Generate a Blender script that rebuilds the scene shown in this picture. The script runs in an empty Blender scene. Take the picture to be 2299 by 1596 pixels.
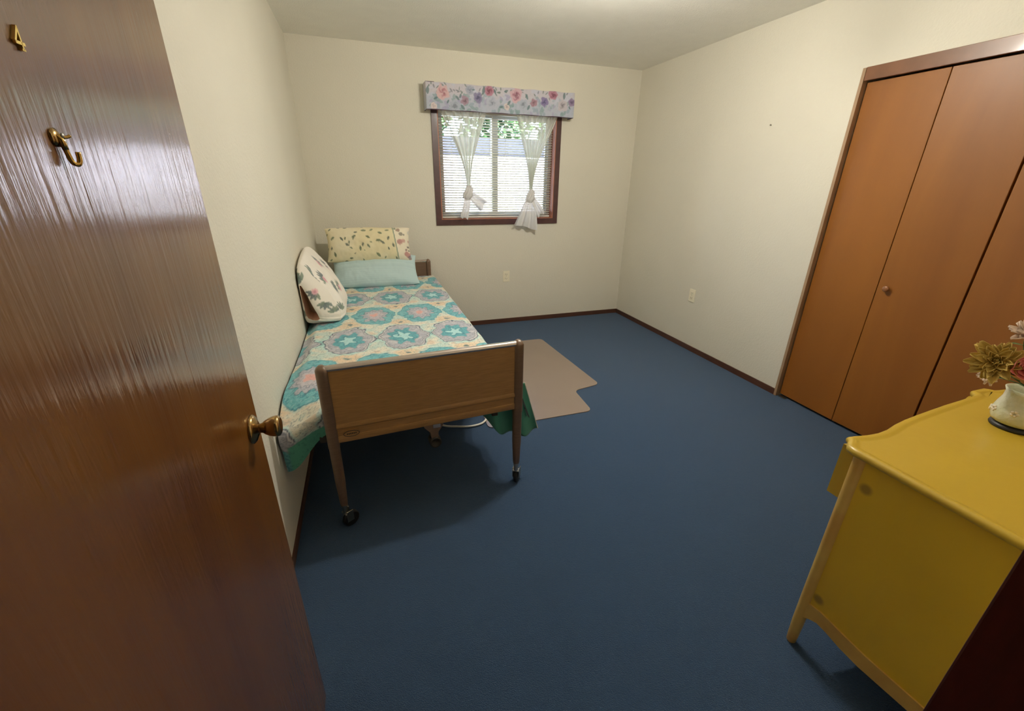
import bpy, bmesh, math, random
import numpy as np
from mathutils import Vector, Matrix

random.seed(7)
rng = np.random.default_rng(7)
SC = bpy.context.scene
PI = math.pi

# ------------------------------------------------------------------ camera
CAM_Z = 1.4327
def cam_axes(p, r, y):
    cp, sp, cr, sr, cw, sw = math.cos(p), math.sin(p), math.cos(r), math.sin(r), math.cos(y), math.sin(y)
    F = Vector((sw * cp, cw * cp, -sp)); R = Vector((cw, -sw, 0)); U = R.cross(F)
    return cr * R + sr * U, -sr * R + cr * U, F
R_, U_, F_ = cam_axes(.3901, .0134, .3277)
cam_data = bpy.data.cameras.new('camera')
cam = bpy.data.objects.new('camera', cam_data)
SC.collection.objects.link(cam)
cam_data.sensor_width = 36.0
cam_data.sensor_fit = 'HORIZONTAL'
cam_data.lens = 954.12 / 2299 * 36.0
cam_data.clip_start = 0.02
cam.matrix_world = Matrix(((R_.x, U_.x, -F_.x, 0), (R_.y, U_.y, -F_.y, 0), (R_.z, U_.z, -F_.z, CAM_Z), (0, 0, 0, 1)))
SC.camera = cam

# ------------------------------------------------------------------ world, sun, exposure
world = bpy.data.worlds.new('world'); SC.world = world; world.use_nodes = True
wn = world.node_tree.nodes; wl = world.node_tree.links
sky = wn.new('ShaderNodeTexSky'); sky.sky_type = 'NISHITA'; sky.sun_disc = False
sky.sun_elevation = math.radians(52); sky.sun_rotation = math.radians(160)
wl.new(sky.outputs[0], wn['Background'].inputs[0]); wn['Background'].inputs[1].default_value = 1.6
sun_d = bpy.data.lights.new('sun', 'SUN'); sun_d.energy = 58.0; sun_d.angle = math.radians(.6); sun_d.color = (1, .95, .88)
sun = bpy.data.objects.new('sun', sun_d); SC.collection.objects.link(sun)
sun.rotation_euler = Vector((.25, .66, -.95)).to_track_quat('-Z', 'Y').to_euler()
portal_d = bpy.data.lights.new('window_portal', 'AREA'); portal_d.shape = 'RECTANGLE'
portal_d.size = 1.13; portal_d.size_y = .93; portal_d.cycles.is_portal = True
portal = bpy.data.objects.new('window_portal', portal_d); SC.collection.objects.link(portal)
portal.location = (1.2825, 4.37, 1.55); portal.rotation_euler = (-PI / 2, 0, 0)
BULB = 785.0            # strength of the two bare bulbs of the ceiling fixture
LAMP_XY = (1.28, 1.98)
vs = SC.view_settings
vs.view_transform = 'Standard'; vs.look = 'None'; vs.gamma = 1.0; vs.use_curve_mapping = False
vs.exposure = 0.0
SC.cycles.use_denoising = True
SC.cycles.max_bounces = 10; SC.cycles.diffuse_bounces = 6; SC.cycles.transparent_max_bounces = 24
SC.cycles.sample_clamp_indirect = 6.0
SC.cycles.caustics_reflective = False; SC.cycles.caustics_refractive = False

# ------------------------------------------------------------------ helpers
C = SC.collection
ORG = {}
def lin(c):
    return tuple(((x / 255) / 12.92 if x / 255 <= .04045 else ((x / 255 + .055) / 1.055) ** 2.4) for x in c)

def mat(name, col, rough=.6, metal=0.0, var=0.0, vscale=8, bump=0.0, bscale=60, coat=0.0, stretch=(1, 1, 1), spec=.5, sheen=0.0, col2=None, coatr=.1, bdist=.01):
    m = bpy.data.materials.new(name); m.use_nodes = True
    nt = m.node_tree; n = nt.nodes; l = nt.links; b = n['Principled BSDF']
    c = tuple(col) + (1,)
    b.inputs['Base Color'].default_value = c
    b.inputs['Roughness'].default_value = rough; b.inputs['Metallic'].default_value = metal
    b.inputs['Coat Weight'].default_value = coat; b.inputs['Coat Roughness'].default_value = coatr
    b.inputs['Specular IOR Level'].default_value = spec
    b.inputs['Sheen Weight'].default_value = sheen
    tc = n.new('ShaderNodeTexCoord'); mp = n.new('ShaderNodeMapping'); mp.inputs['Scale'].default_value = stretch
    l.new(tc.outputs['Object'], mp.inputs[0])
    if var > 0 or col2:
        t = n.new('ShaderNodeTexNoise'); t.inputs['Scale'].default_value = vscale; t.inputs['Detail'].default_value = 6
        l.new(mp.outputs[0], t.inputs['Vector'])
        r = n.new('ShaderNodeValToRGB'); r.color_ramp.elements[0].position = .32; r.color_ramp.elements[1].position = .68
        c2 = col2 if col2 else tuple(x * (1 - var) for x in col)
        r.color_ramp.elements[0].color = tuple(c2) + (1,); r.color_ramp.elements[1].color = c
        l.new(t.outputs[0], r.inputs[0]); l.new(r.outputs[0], b.inputs['Base Color'])
    if bump > 0:
        t2 = n.new('ShaderNodeTexNoise'); t2.inputs['Scale'].default_value = bscale; t2.inputs['Detail'].default_value = 4
        l.new(mp.outputs[0], t2.inputs['Vector'])
        bp = n.new('ShaderNodeBump'); bp.inputs['Strength'].default_value = bump; bp.inputs['Distance'].default_value = bdist
        l.new(t2.outputs[0], bp.inputs['Height']); l.new(bp.outputs[0], b.inputs['Normal'])
    return m

def attr_mat(name, rough=.8, sheen=.2, fili=0.0, fscale=80, bump=.15, bscale=250):
    """cloth whose print is stored per vertex, with a fine filigree from noise nodes"""
    m = bpy.data.materials.new(name); m.use_nodes = True
    nt = m.node_tree; n = nt.nodes; l = nt.links; b = n['Principled BSDF']
    a = n.new('ShaderNodeAttribute'); a.attribute_name = 'print'
    out = a.outputs['Color']
    tc = n.new('ShaderNodeTexCoord')
    if fili > 0:
        t = n.new('ShaderNodeTexNoise'); t.inputs['Scale'].default_value = fscale; t.inputs['Detail'].default_value = 3; t.inputs['Distortion'].default_value = 1.2
        l.new(tc.outputs['Object'], t.inputs['Vector'])
        r = n.new('ShaderNodeValToRGB'); e = r.color_ramp.elements
        e[0].position = .36; e[0].color = (.45, .5, .55, 1); e[1].position = .47; e[1].color = (1, 1, 1, 1)
        l.new(t.outputs[0], r.inputs[0])
        mx = n.new('ShaderNodeMix'); mx.data_type = 'RGBA'; mx.blend_type = 'MULTIPLY'; mx.inputs['Factor'].default_value = fili
        l.new(out, mx.inputs['A']); l.new(r.outputs[0], mx.inputs['B']); out = mx.outputs['Result']
    l.new(out, b.inputs['Base Color'])
    b.inputs['Roughness'].default_value = rough; b.inputs['Sheen Weight'].default_value = sheen
    t2 = n.new('ShaderNodeTexNoise'); t2.inputs['Scale'].default_value = bscale
    l.new(tc.outputs['Object'], t2.inputs['Vector'])
    bp = n.new('ShaderNodeBump'); bp.inputs['Strength'].default_value = bump; bp.inputs['Distance'].default_value = .003
    l.new(t2.outputs[0], bp.inputs['Height']); l.new(bp.outputs[0], b.inputs['Normal'])
    return m

def tagset(o, label=None, cat=None, group=None, kind=None):
    if label: o['label'] = label
    if cat: o['category'] = cat
    if group: o['group'] = group
    if kind: o['kind'] = kind
    return o

def thing(name, loc, label, cat, group=None):
    o = bpy.data.objects.new(name, None); C.objects.link(o); o.location = loc
    o.empty_display_size = .1
    ORG[o.name] = Vector(loc)
    return tagset(o, label, cat, group)

def link(name, me, m, parent=None, smooth=False):
    """link a mesh whose vertices are in world coordinates; its origin becomes its thing's base"""
    o = bpy.data.objects.new(name, me); C.objects.link(o)
    for mm in (m if isinstance(m, (list, tuple)) else [m]): me.materials.append(mm)
    if parent is not None:
        org = ORG[parent.name]; o.parent = parent; ORG[o.name] = org
    else:
        n = len(me.vertices); co = np.empty(n * 3, dtype=np.float32); me.vertices.foreach_get('co', co); co = co.reshape(-1, 3)
        mn, mx = co.min(0), co.max(0); org = Vector(((mn[0] + mx[0]) / 2, (mn[1] + mx[1]) / 2, mn[2])); o.location = org; ORG[o.name] = org
    me.transform(Matrix.Translation(-org))
    if smooth:
        me.polygons.foreach_set('use_smooth', [True] * len(me.polygons))
    me.update()
    return o

def obj(name, bm, m, parent=None, smooth=False, angle=None):
    bmesh.ops.recalc_face_normals(bm, faces=bm.faces[:])
    me = bpy.data.meshes.new(name); bm.to_mesh(me); bm.free()
    o = link(name, me, m, parent, smooth or angle is not None)
    if angle is not None:
        me.set_sharp_from_angle(angle=math.radians(angle))
    return o

def struct(name, bm, m, parent=None, **k):
    o = obj(name, bm, m, parent, **k)
    if parent is None: o['kind'] = 'structure'
    return o

def B(): return bmesh.new()

def add_box(bm, x0, x1, y0, y1, z0, z1, bev=0.0, M=None, seg=2):
    vs_ = [bm.verts.new((x, y, z)) for z in (z0, z1) for x, y in ((x0, y0), (x1, y0), (x1, y1), (x0, y1))]
    fs = [bm.faces.new([vs_[i] for i in q]) for q in ((3, 2, 1, 0), (4, 5, 6, 7), (0, 1, 5, 4), (1, 2, 6, 5), (2, 3, 7, 6), (3, 0, 4, 7))]
    if M is not None: bmesh.ops.transform(bm, matrix=M, verts=vs_)
    if bev > 0:
        es = list({e for f in fs for e in f.edges})
        bmesh.ops.bevel(bm, geom=es, offset=bev, segments=seg, affect='EDGES', profile=.5)
    return bm

def box(x0, x1, y0, y1, z0, z1, bev=0.0, M=None, seg=2):
    return add_box(B(), x0, x1, y0, y1, z0, z1, bev, M, seg)

def add_prism(bm, pts, axis, a, b_, M=None):
    """extrude a 2D outline along axis from a to b_"""
    def P(p, t):
        if axis == 'x': return (t, p[0], p[1])
        if axis == 'y': return (p[0], t, p[1])
        return (p[0], p[1], t)
    v0 = [bm.verts.new(P(p, a)) for p in pts]; v1 = [bm.verts.new(P(p, b_)) for p in pts]
    n = len(pts)
    bm.faces.new(v0); bm.faces.new(v1[::-1])
    for i in range(n): bm.faces.new((v0[i], v0[(i + 1) % n], v1[(i + 1) % n], v1[i]))
    if M is not None: bmesh.ops.transform(bm, matrix=M, verts=v0 + v1)
    return bm

def add_ring_wall(bm, outer, inner, axis, a, b_):
    """flat frame: rectangle with a rectangular hole, (u0,u1,v0,v1)"""
    def P(u, v, t): return (u, t, v) if axis == 'y' else (t, u, v)
    def rect(r): return [(r[0], r[2]), (r[1], r[2]), (r[1], r[3]), (r[0], r[3])]
    V = {}
    for k, r in (('o', outer), ('i', inner)):
        for t, tv in ((0, a), (1, b_)):
            V[k, t] = [bm.verts.new(P(u, v, tv)) for u, v in rect(r)]
    for i in range(4):
        j = (i + 1) % 4
        for t in (0, 1): bm.faces.new((V['o', t][i], V['o', t][j], V['i', t][j], V['i', t][i]))
        for k in 'oi': bm.faces.new((V[k, 0][i], V[k, 0][j], V[k, 1][j], V[k, 1][i]))
    return bm

def add_tube(bm, pts, rad, seg=10, caps=True):
    pts = [Vector(p) for p in pts]; n = len(pts)
    rads = rad if isinstance(rad, (list, tuple)) else [rad] * n
    rings = []; prev = None
    for i, p in enumerate(pts):
        d = (pts[min(i + 1, n - 1)] - pts[max(i - 1, 0)]).normalized()
        if prev is None:
            a = Vector((0, 0, 1)) if abs(d.z) < .9 else Vector((1, 0, 0)); u = d.cross(a).normalized()
        else:
            u = (prev - d * prev.dot(d)).normalized()
        prev = u; w = d.cross(u)
        rings.append([bm.verts.new(p + (u * math.cos(2 * PI * k / seg) + w * math.sin(2 * PI * k / seg)) * rads[i]) for k in range(seg)])
    for i in range(n - 1):
        for k in range(seg):
            bm.faces.new((rings[i][k], rings[i][(k + 1) % seg], rings[i + 1][(k + 1) % seg], rings[i + 1][k]))
    if caps:
        bm.faces.new(rings[0][::-1]); bm.faces.new(rings[-1])
    return bm

def add_lathe(bm, prof, M=None, seg=28):
    """prof: (radius, height) pairs about local z"""
    rings = []; allv = []
    for r, z in prof:
        if r < 1e-5: ring = [bm.verts.new((0, 0, z))]
        else: ring = [bm.verts.new((r * math.cos(2 * PI * k / seg), r * math.sin(2 * PI * k / seg), z)) for k in range(seg)]
        rings.append(ring); allv += ring
    for a, b_ in zip(rings, rings[1:]):
        for k in range(seg):
            k2 = (k + 1) % seg
            if len(a) == 1 and len(b_) == 1: continue
            if len(a) == 1: bm.faces.new((a[0], b_[k], b_[k2]))
            elif len(b_) == 1: bm.faces.new((a[k], a[k2], b_[0]))
            else: bm.faces.new((a[k], a[k2], b_[k2], b_[k]))
    if len(rings[0]) > 1: bm.faces.new(rings[0][::-1])
    if len(rings[-1]) > 1: bm.faces.new(rings[-1])
    if M is not None: bmesh.ops.transform(bm, matrix=M, verts=allv)
    return bm

def smooth_path(pts, k=8):
    """Catmull-Rom through points"""
    P = [Vector(p) for p in pts]; P = [P[0] * 2 - P[1]] + P + [P[-1] * 2 - P[-2]]; out = []
    for i in range(1, len(P) - 2):
        for j in range(k):
            t = j / k; a, b_, c, d = P[i - 1], P[i], P[i + 1], P[i + 2]
            out.append(.5 * ((2 * b_) + (c - a) * t + (2 * a - 5 * b_ + 4 * c - d) * t * t + (3 * b_ - a - 3 * c + d) * t ** 3))
    out.append(P[-2]); return out

def grid_obj(name, P, m, parent=None, cols=None, wrap_u=False, keep=None, flip=False, smooth=True):
    """P: (n, k, 3) array of world points; cols (n, k, 3) linear colours"""
    n, k = P.shape[:2]
    idx = np.arange(n * k).reshape(n, k)
    if wrap_u: idx = np.concatenate([idx, idx[:1]], 0)
    q = np.stack([idx[:-1, :-1], idx[1:, :-1], idx[1:, 1:], idx[:-1, 1:]], -1)
    if keep is not None: q = q[keep]
    q = q.reshape(-1, 4)
    if flip: q = q[:, ::-1]
    me = bpy.data.meshes.new(name)
    me.from_pydata(P.reshape(-1, 3).tolist(), [], q.tolist())
    if cols is not None:
        a = me.color_attributes.new('print', 'FLOAT_COLOR', 'POINT')
        c4 = np.ones((n * k, 4), dtype=np.float32); c4[:, :3] = cols.reshape(-1, 3)
        a.data.foreach_set('color', c4.ravel())
    return link(name, me, m, parent, smooth)

def solidify(o, t, offset=-1):
    md = o.modifiers.new('thickness', 'SOLIDIFY'); md.thickness = t; md.offset = offset
    return o

# numpy value noise and painting
_tab = rng.random((64, 64))
def vnoise(x, y, s=1.0, seed=0):
    x = np.asarray(x) * s + seed * 13.7; y = np.asarray(y) * s + seed * 7.3
    xi = np.floor(x).astype(int); yi = np.floor(y).astype(int); fx = x - xi; fy = y - yi
    fx = fx * fx * (3 - 2 * fx); fy = fy * fy * (3 - 2 * fy)
    g = lambda a, b_: _tab[a % 64, b_ % 64]
    return (g(xi, yi) * (1 - fx) + g(xi + 1, yi) * fx) * (1 - fy) + (g(xi, yi + 1) * (1 - fx) + g(xi + 1, yi + 1) * fx) * fy - .5
def fbm(x, y, s=1.0, seed=0): return vnoise(x, y, s, seed) + .5 * vnoise(x, y, 2 * s, seed + 1) + .25 * vnoise(x, y, 4 * s, seed + 2)
def sstep(a, b_, x):
    t = np.clip((x - a) / (b_ - a), 0, 1); return t * t * (3 - 2 * t)
def over(col, m, c, a=1.0):
    m = np.clip(m, 0, 1)[..., None] * a
    return col * (1 - m) + np.array(c) * m
def leafmask(x, y, cx, cy, ang, L, W, soft=.12):
    c, s = math.cos(ang), math.sin(ang); u = (x - cx) * c + (y - cy) * s; v = -(x - cx) * s + (y - cy) * c
    t = np.clip(u / L, -1, 1); w = W * np.clip(1 - t * t, 0, 1) ** .9
    return (np.abs(u) < L) * sstep(1.0 + soft, 1.0 - soft, np.abs(v) / np.maximum(w, 1e-5))

# ------------------------------------------------------------------ materials
M_wall = mat('cream_paint', (.73, .69, .59), .75, var=.04, vscale=1.5, bump=.25, bscale=90)
M_ceil = mat('ceiling_paint', (.90, .88, .82), .85, var=.03, bump=.35, bscale=120)
M_carpet = mat('blue_carpet', (.036, .088, .185), .95, var=.22, vscale=260, bump=.9, bscale=420, sheen=.15, spec=.1)
M_trim = mat('dark_wood_trim', (.09, .035, .02), .45, var=.3, vscale=12, stretch=(1, 1, 8))
M_jambwood = mat('red_brown_wood', (.085, .012, .008), .4, var=.35, vscale=18, stretch=(5, 5, .6))
M_wincase = mat('window_casing_wood', (.075, .028, .028), .4, var=.25, vscale=20, coat=.2)
M_reveal = mat('window_reveal_wood', (.42, .16, .09), .5, var=.15, vscale=10)
M_alu = mat('aluminium_frame', (.75, .77, .80), .35, metal=.3)
M_blind = mat('blind_vinyl', (.88, .87, .80), .45)
M_blind.node_tree.nodes['Principled BSDF'].inputs['Subsurface Weight'].default_value = 0
trb_ = M_blind.node_tree; _t = trb_.nodes.new('ShaderNodeBsdfTranslucent'); _t.inputs[0].default_value = (.9, .88, .78, 1); _m = trb_.nodes.new('ShaderNodeMixShader'); _m.inputs[0].default_value = .18
trb_.links.new(trb_.nodes['Principled BSDF'].outputs[0], _m.inputs[1]); trb_.links.new(_t.outputs[0], _m.inputs[2]); trb_.links.new(_m.outputs[0], trb_.nodes['Material Output'].inputs[0])
M_brass = mat('brass', (.62, .40, .13), .22, metal=1.0)
M_oldbrass = mat('worn_brass', (.42, .27, .11), .2, metal=1.0)
M_number = mat('polished_brass', (.85, .62, .2), .25, metal=.9)
M_black = mat('black_rubber', (.012, .012, .013), .5)
M_chrome = mat('dull_metal', (.45, .42, .36), .3, metal=1.0)
M_bedmetal = mat('brown_enamel', (.17, .10, .06), .36, var=.2, vscale=30, stretch=(.7, 1, 10), coat=.25, coatr=.2)
M_bedpanel = mat('brown_wood_grain_enamel', (.40, .21, .07), .42, var=.22, vscale=14, stretch=(1.2, 1, 14), coat=.25, coatr=.25)
M_bedtrim = mat('metal_edge_trim', (.55, .47, .42), .22, metal=.8)
M_steel = mat('dark_steel', (.05, .042, .035), .45, metal=.6)
M_white = mat('white_plastic', (.8, .78, .7), .4)
M_outlet = mat('ivory_plastic', (.84, .78, .62), .4)
M_dark = mat('dark_slot', (.02, .018, .015), .6)
M_matt = mat('mattress_ticking', (.55, .58, .55), .9)
M_plasmat = mat('tan_plastic_mat', (.27, .205, .17), .38, var=.06, vscale=3, coat=.2)
M_soil = mat('grass', (.10, .19, .04), .95, var=.5, vscale=4)
M_fence = mat('white_fence_paint', (.76, .755, .90), .7)
M_roof = mat('grey_roofing', (.014, .017, .028), .8)
M_leafg = mat('tree_leaf', (.08, .20, .05), .6, col2=(.03, .10, .05), vscale=2)
M_bark = mat('bark', (.12, .08, .05), .9, bump=.6, bscale=30)
M_petalY = mat('tan_yellow_petal', (.62, .43, .10), .7, var=.3, vscale=30)
M_petalP = mat('pink_petal', (.80, .24, .20), .65, var=.25, vscale=20)
M_petalW = mat('cream_petal', (.78, .62, .50), .7, var=.2, vscale=25)
M_stem = mat('green_stem', (.10, .16, .05), .7, var=.3, vscale=20)

def door_wood(name, c1, c2, rough, coat, coatr, streak=.35, scale=6, spec=.5, ior=1.5):
    m = bpy.data.materials.new(name); m.use_nodes = True
    nt = m.node_tree; n = nt.nodes; l = nt.links; b = n['Principled BSDF']
    tc = n.new('ShaderNodeTexCoord'); mp = n.new('ShaderNodeMapping'); mp.inputs['Scale'].default_value = (scale, scale, .5)
    l.new(tc.outputs['Object'], mp.inputs[0])
    t = n.new('ShaderNodeTexNoise'); t.inputs['Scale'].default_value = 1.0; t.inputs['Detail'].default_value = 8; t.inputs['Distortion'].default_value = .8
    l.new(mp.outputs[0], t.inputs['Vector'])
    r = n.new('ShaderNodeValToRGB'); r.color_ramp.elements[0].position = .3; r.color_ramp.elements[1].position = .7
    r.color_ramp.elements[0].color = tuple(c2) + (1,); r.color_ramp.elements[1].color = tuple(c1) + (1,)
    l.new(t.outputs[0], r.inputs[0]); l.new(r.outputs[0], b.inputs['Base Color'])
    b.inputs['Roughness'].default_value = rough; b.inputs['Coat Weight'].default_value = coat; b.inputs['Coat Roughness'].default_value = coatr
    b.inputs['Specular IOR Level'].default_value = spec; b.inputs['Coat IOR'].default_value = ior
    mp2 = n.new('ShaderNodeMapping'); mp2.inputs['Scale'].default_value = (110, 110, 8)
    l.new(tc.outputs['Object'], mp2.inputs[0])
    t2 = n.new('ShaderNodeTexNoise'); t2.inputs['Scale'].default_value = 1.0; t2.inputs['Detail'].default_value = 5
    l.new(mp2.outputs[0], t2.inputs['Vector'])
    bp = n.new('ShaderNodeBump'); bp.inputs['Strength'].default_value = streak; bp.inputs['Distance'].default_value = .002
    l.new(t2.outputs[0], bp.inputs['Height']); l.new(bp.outputs[0], b.inputs['Normal'])
    l.new(bp.outputs[0], b.inputs['Coat Normal'])
    return m
M_door = door_wood('varnished_door_veneer', (.18, .068, .009), (.115, .036, .005), .40, 1.0, .13, .42, spec=.2, ior=1.75)
M_closet = door_wood('closet_door_veneer', (.28, .098, .009), (.21, .068, .006), .5, .12, .3, .1, 3)

# dresser paint with two dark spots mixed into the side panel colour
def dresser_mat():
    m = mat('pale_yellow_paint', (.53, .35, .030), .38, var=.10, vscale=2.5, bump=.06, bscale=25, coat=.25, coatr=.2)
    return m
M_dresser = dresser_mat()
M_dresser_edge = mat('worn_yellow_edge', (.62, .42, .10), .4, col2=(.52, .29, .06), vscale=9, coat=.25)
def spotted_panel():
    m = mat('spotted_yellow_panel', (.68, .43, .022), .42, var=.12, vscale=3, coat=.2)
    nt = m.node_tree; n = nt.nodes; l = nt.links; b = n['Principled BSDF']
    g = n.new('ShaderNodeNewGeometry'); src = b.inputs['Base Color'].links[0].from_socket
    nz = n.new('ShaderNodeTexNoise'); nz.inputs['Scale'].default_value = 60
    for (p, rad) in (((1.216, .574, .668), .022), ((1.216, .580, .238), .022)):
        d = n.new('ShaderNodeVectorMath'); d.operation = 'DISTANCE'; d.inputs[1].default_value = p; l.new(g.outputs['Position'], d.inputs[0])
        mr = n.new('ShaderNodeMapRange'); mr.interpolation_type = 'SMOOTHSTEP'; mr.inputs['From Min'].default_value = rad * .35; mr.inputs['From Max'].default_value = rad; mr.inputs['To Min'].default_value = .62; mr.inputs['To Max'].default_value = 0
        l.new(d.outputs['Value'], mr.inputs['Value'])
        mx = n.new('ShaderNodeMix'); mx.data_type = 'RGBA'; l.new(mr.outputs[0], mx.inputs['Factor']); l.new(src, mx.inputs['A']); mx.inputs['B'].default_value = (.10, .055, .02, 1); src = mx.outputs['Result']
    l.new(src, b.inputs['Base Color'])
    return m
M_panel = spotted_panel()

# ------------------------------------------------------------------ room shell
XL, XR, YB, YF, H = -.415, 2.736, 4.2265, .10, 2.44
YH = -1.35
struct('floor', box(XL - .1, XR + .75, YH - .1, YB + .16, -.08, 0), M_carpet)
struct('ceiling', box(XL - .1, XR + .75, YH - .1, YB + .16, H, H + .1), M_ceil)
struct('wall_left', box(XL - .1, XL, YH - .1, YB + .16, 0, H), M_wall)
W0, W1, Z0, Z1 = .712, 1.853, 1.082, 2.02       # window opening
struct('wall_back', add_ring_wall(B(), (XL, XR, 0, H), (W0, W1, Z0, Z1), 'y', YB, YB + .16), M_wall)
CY0, CY1, CZ = .47, 2.011, 2.022                # closet opening in the right wall
struct('wall_right', add_prism(B(), [(YH, 0), (CY0, 0), (CY0, CZ), (CY1, CZ), (CY1, 0), (YB + .16, 0), (YB + .16, H), (YH, H)], 'x', XR, XR + .12), M_wall)
struct('wall_closet', add_prism(B(), [(XR + .12, CY0 - .08), (XR + .7, CY0 - .08), (XR + .7, CY1 + .08), (XR + .12, CY1 + .08), (XR + .12, CY1 + .03), (XR + .65, CY1 + .03), (XR + .65, CY0 - .03), (XR + .12, CY0 - .03)], 'z', 0, H), M_wall)
DJ0, DJ1 = -.285, .4345                          # entrance opening in the front wall
struct('wall_front', add_prism(B(), [(XL, 0), (DJ0 - .018, 0), (DJ0 - .018, 2.06), (DJ1 + .02, 2.06), (DJ1 + .02, 0), (XR, 0), (XR, H), (XL, H)], 'y', YF - .115, YF), M_wall)
struct('wall_hall', box(XL, XR, YH - .1, YH, 0, H), M_wall)
# door jamb and casing of the entrance
jb = B()
add_box(jb, DJ1, DJ1 + .02, YF - .125, YF + .003, 0, 2.06, .002)
add_box(jb, .503, .562, YF + .0, YF + .0125, 0, 2.10, .003)
struct('trim_1', jb, M_jambwood)
jb = B(); add_box(jb, DJ0, DJ1, YF - .125, YF + .003, 2.042, 2.06, .001); add_box(jb, DJ0, DJ1 + .062, YF, YF + .0125, 2.06, 2.10, .003)
struct('trim_2', jb, M_jambwood)
struct('trim_6', box(DJ0 - .018, DJ0, YF - .125, YF + .003, 0, 2.06, .002), M_jambwood)
# baseboards
struct('baseboard_back', box(XL, XR - .009, YB - .009, YB, 0, .047, .002), M_trim)
struct('baseboard_right', box(XR - .009, XR, CY1 + .018, YB, 0, .047, .002), M_trim)
struct('baseboard_left', box(XL, XL + .008, 1.0, YB - .009, 0, .04, .002), M_trim)
struct('baseboard_front', box(DJ1 + .07, XR, YF, YF + .009, 0, .05, .002), M_trim)

# closet: jamb liner, header, bifold leaves
M_liner = mat('closet_liner_wood', (.38, .24, .14), .5, var=.2, vscale=10)
M_header = mat('closet_header_wood', (.20, .085, .04), .35, var=.25, vscale=8, coat=.4)
struct('trim_3', add_prism(B(), [(XR - .002, CY1 - .001), (XR + .03, CY1 - .001), (XR + .03, CY1 + .0), (XR + .002, CY1 + .017), (XR - .009, CY1 + .017), (XR - .009, CY1 - .001)], 'z', 0, CZ + .012), M_liner)
struct('trim_4', box(XR - .008, XR + .012, CY0, CY1 - .002, CZ - .052, CZ + .014, .002), M_header)
struct('trim_5', box(XR + .012, XR + .09, CY0, CY1 - .002, CZ - .035, CZ - .002), M_dark)
def leaf(bm, ya, xa, yb, xb, z0=.018, z1=1.963, t=.03):
    d = Vector((xb - xa, yb - ya)).normalized(); n = Vector((-d.y, d.x))
    if n.x < 0: n = -n
    pts = [(xa, ya), (xb, yb), (xb + n.x * t, yb + n.y * t), (xa + n.x * t, ya + n.y * t)]
    add_prism(bm, pts, 'z', z0, z1)
    bmesh.ops.bevel(bm, geom=bm.edges[:], offset=.0015, segments=1, affect='EDGES')
    return bm
FX = XR + .022
closet = bpy.data.objects.new('door_2', None); C.objects.link(closet); closet.location = (FX, 1.24, 0); ORG[closet.name] = Vector(closet.location)
closet['kind'] = 'structure'; closet['label'] = 'brown bifold closet doors in the right wall'
leafs = []
for i, (ya, xa, yb, xb) in enumerate([(2.004, FX, 1.612, FX - .010), (1.608, FX - .010, 1.229, FX), (1.220, FX, .846, FX - .010), (.842, FX - .010, .474, FX)]):
    leafs.append(obj('door_leaf', leaf(B(), ya, xa, yb, xb), M_closet, closet))
for lf, ky in ((leafs[1], 1.553), (leafs[2], .90)):
    Mk = Matrix.Translation((FX - .007, ky, .90)) @ Matrix.Rotation(-PI / 2, 4, 'Y')
    obj('door_knob', add_lathe(B(), [(.006, 0), (.006, .012), (.015, .018), (.017, .026), (.012, .031), (0, .032)], Mk, 20), mat('wood_knob', (.28, .11, .04), .35, coat=.4), lf, smooth=True)
bt = obj('floor_bracket', box(XR + .001, XR + .028, 1.945, 2.0, .001, .009), M_chrome, closet)

# ------------------------------------------------------------------ window
win = bpy.data.objects.new('window_1', None); C.objects.link(win); win.location = (1.28, YB, Z0); ORG[win.name] = Vector(win.location)
win['kind'] = 'structure'; win['label'] = 'aluminium sliding window in a dark wood casing'
obj('window_casing', add_ring_wall(B(), (.660, 1.903, 1.030, 2.072), (W0, W1, Z0, Z1), 'y', YB - .013, YB), M_wincase, win)
obj('window_reveal', add_ring_wall(B(), (W0 - .004, W1 + .004, Z0 - .004, Z1 + .004), (W0 + .008, W1 - .008, Z0 + .006, Z1 - .006), 'y', YB - .012, YB + .10), M_reveal, win)
fr = add_ring_wall(B(), (W0 + .008, W1 - .008, Z0 + .006, Z1 - .006), (W0 + .036, W1 - .036, Z0 + .032, Z1 - .03), 'y', YB + .085, YB + .15)
obj('window_frame', fr, M_alu, win)
s1 = obj('sash', add_ring_wall(B(), (W0 + .03, 1.298, Z0 + .030, Z1 - .03), (W0 + .058, 1.238, Z0 + .062, Z1 - .055), 'y', YB + .092, YB + .112), M_alu, win)
s2 = obj('sash', add_ring_wall(B(), (1.238, W1 - .03, Z0 + .030, Z1 - .03), (1.298, W1 - .058, Z0 + .062, Z1 - .055), 'y', YB + .118, YB + .138), M_alu, win)
def glass():
    m = bpy.data.materials.new('window_glass'); m.use_nodes = True; n = m.node_tree.nodes; l = m.node_tree.links
    n.remove(n['Principled BSDF']); out = n['Material Output']
    tr = n.new('ShaderNodeBsdfTransparent'); gl = n.new('ShaderNodeBsdfGlossy'); gl.inputs['Roughness'].default_value = .02
    fz = n.new('ShaderNodeFresnel'); fz.inputs['IOR'].default_value = 1.45
    mx = n.new('ShaderNodeMixShader'); l.new(fz.outputs[0], mx.inputs[0]); l.new(tr.outputs[0], mx.inputs[1]); l.new(gl.outputs[0], mx.inputs[2]); l.new(mx.outputs[0], out.inputs[0])
    return m
M_glass = glass()
obj('window_pane', box(W0 + .057, 1.239, YB + .100, YB + .104, Z0 + .061, Z1 - .054), M_glass, s1)
obj('window_pane', box(1.297, W1 - .057, YB + .126, YB + .130, Z0 + .061, Z1 - .054), M_glass, s2)

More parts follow.
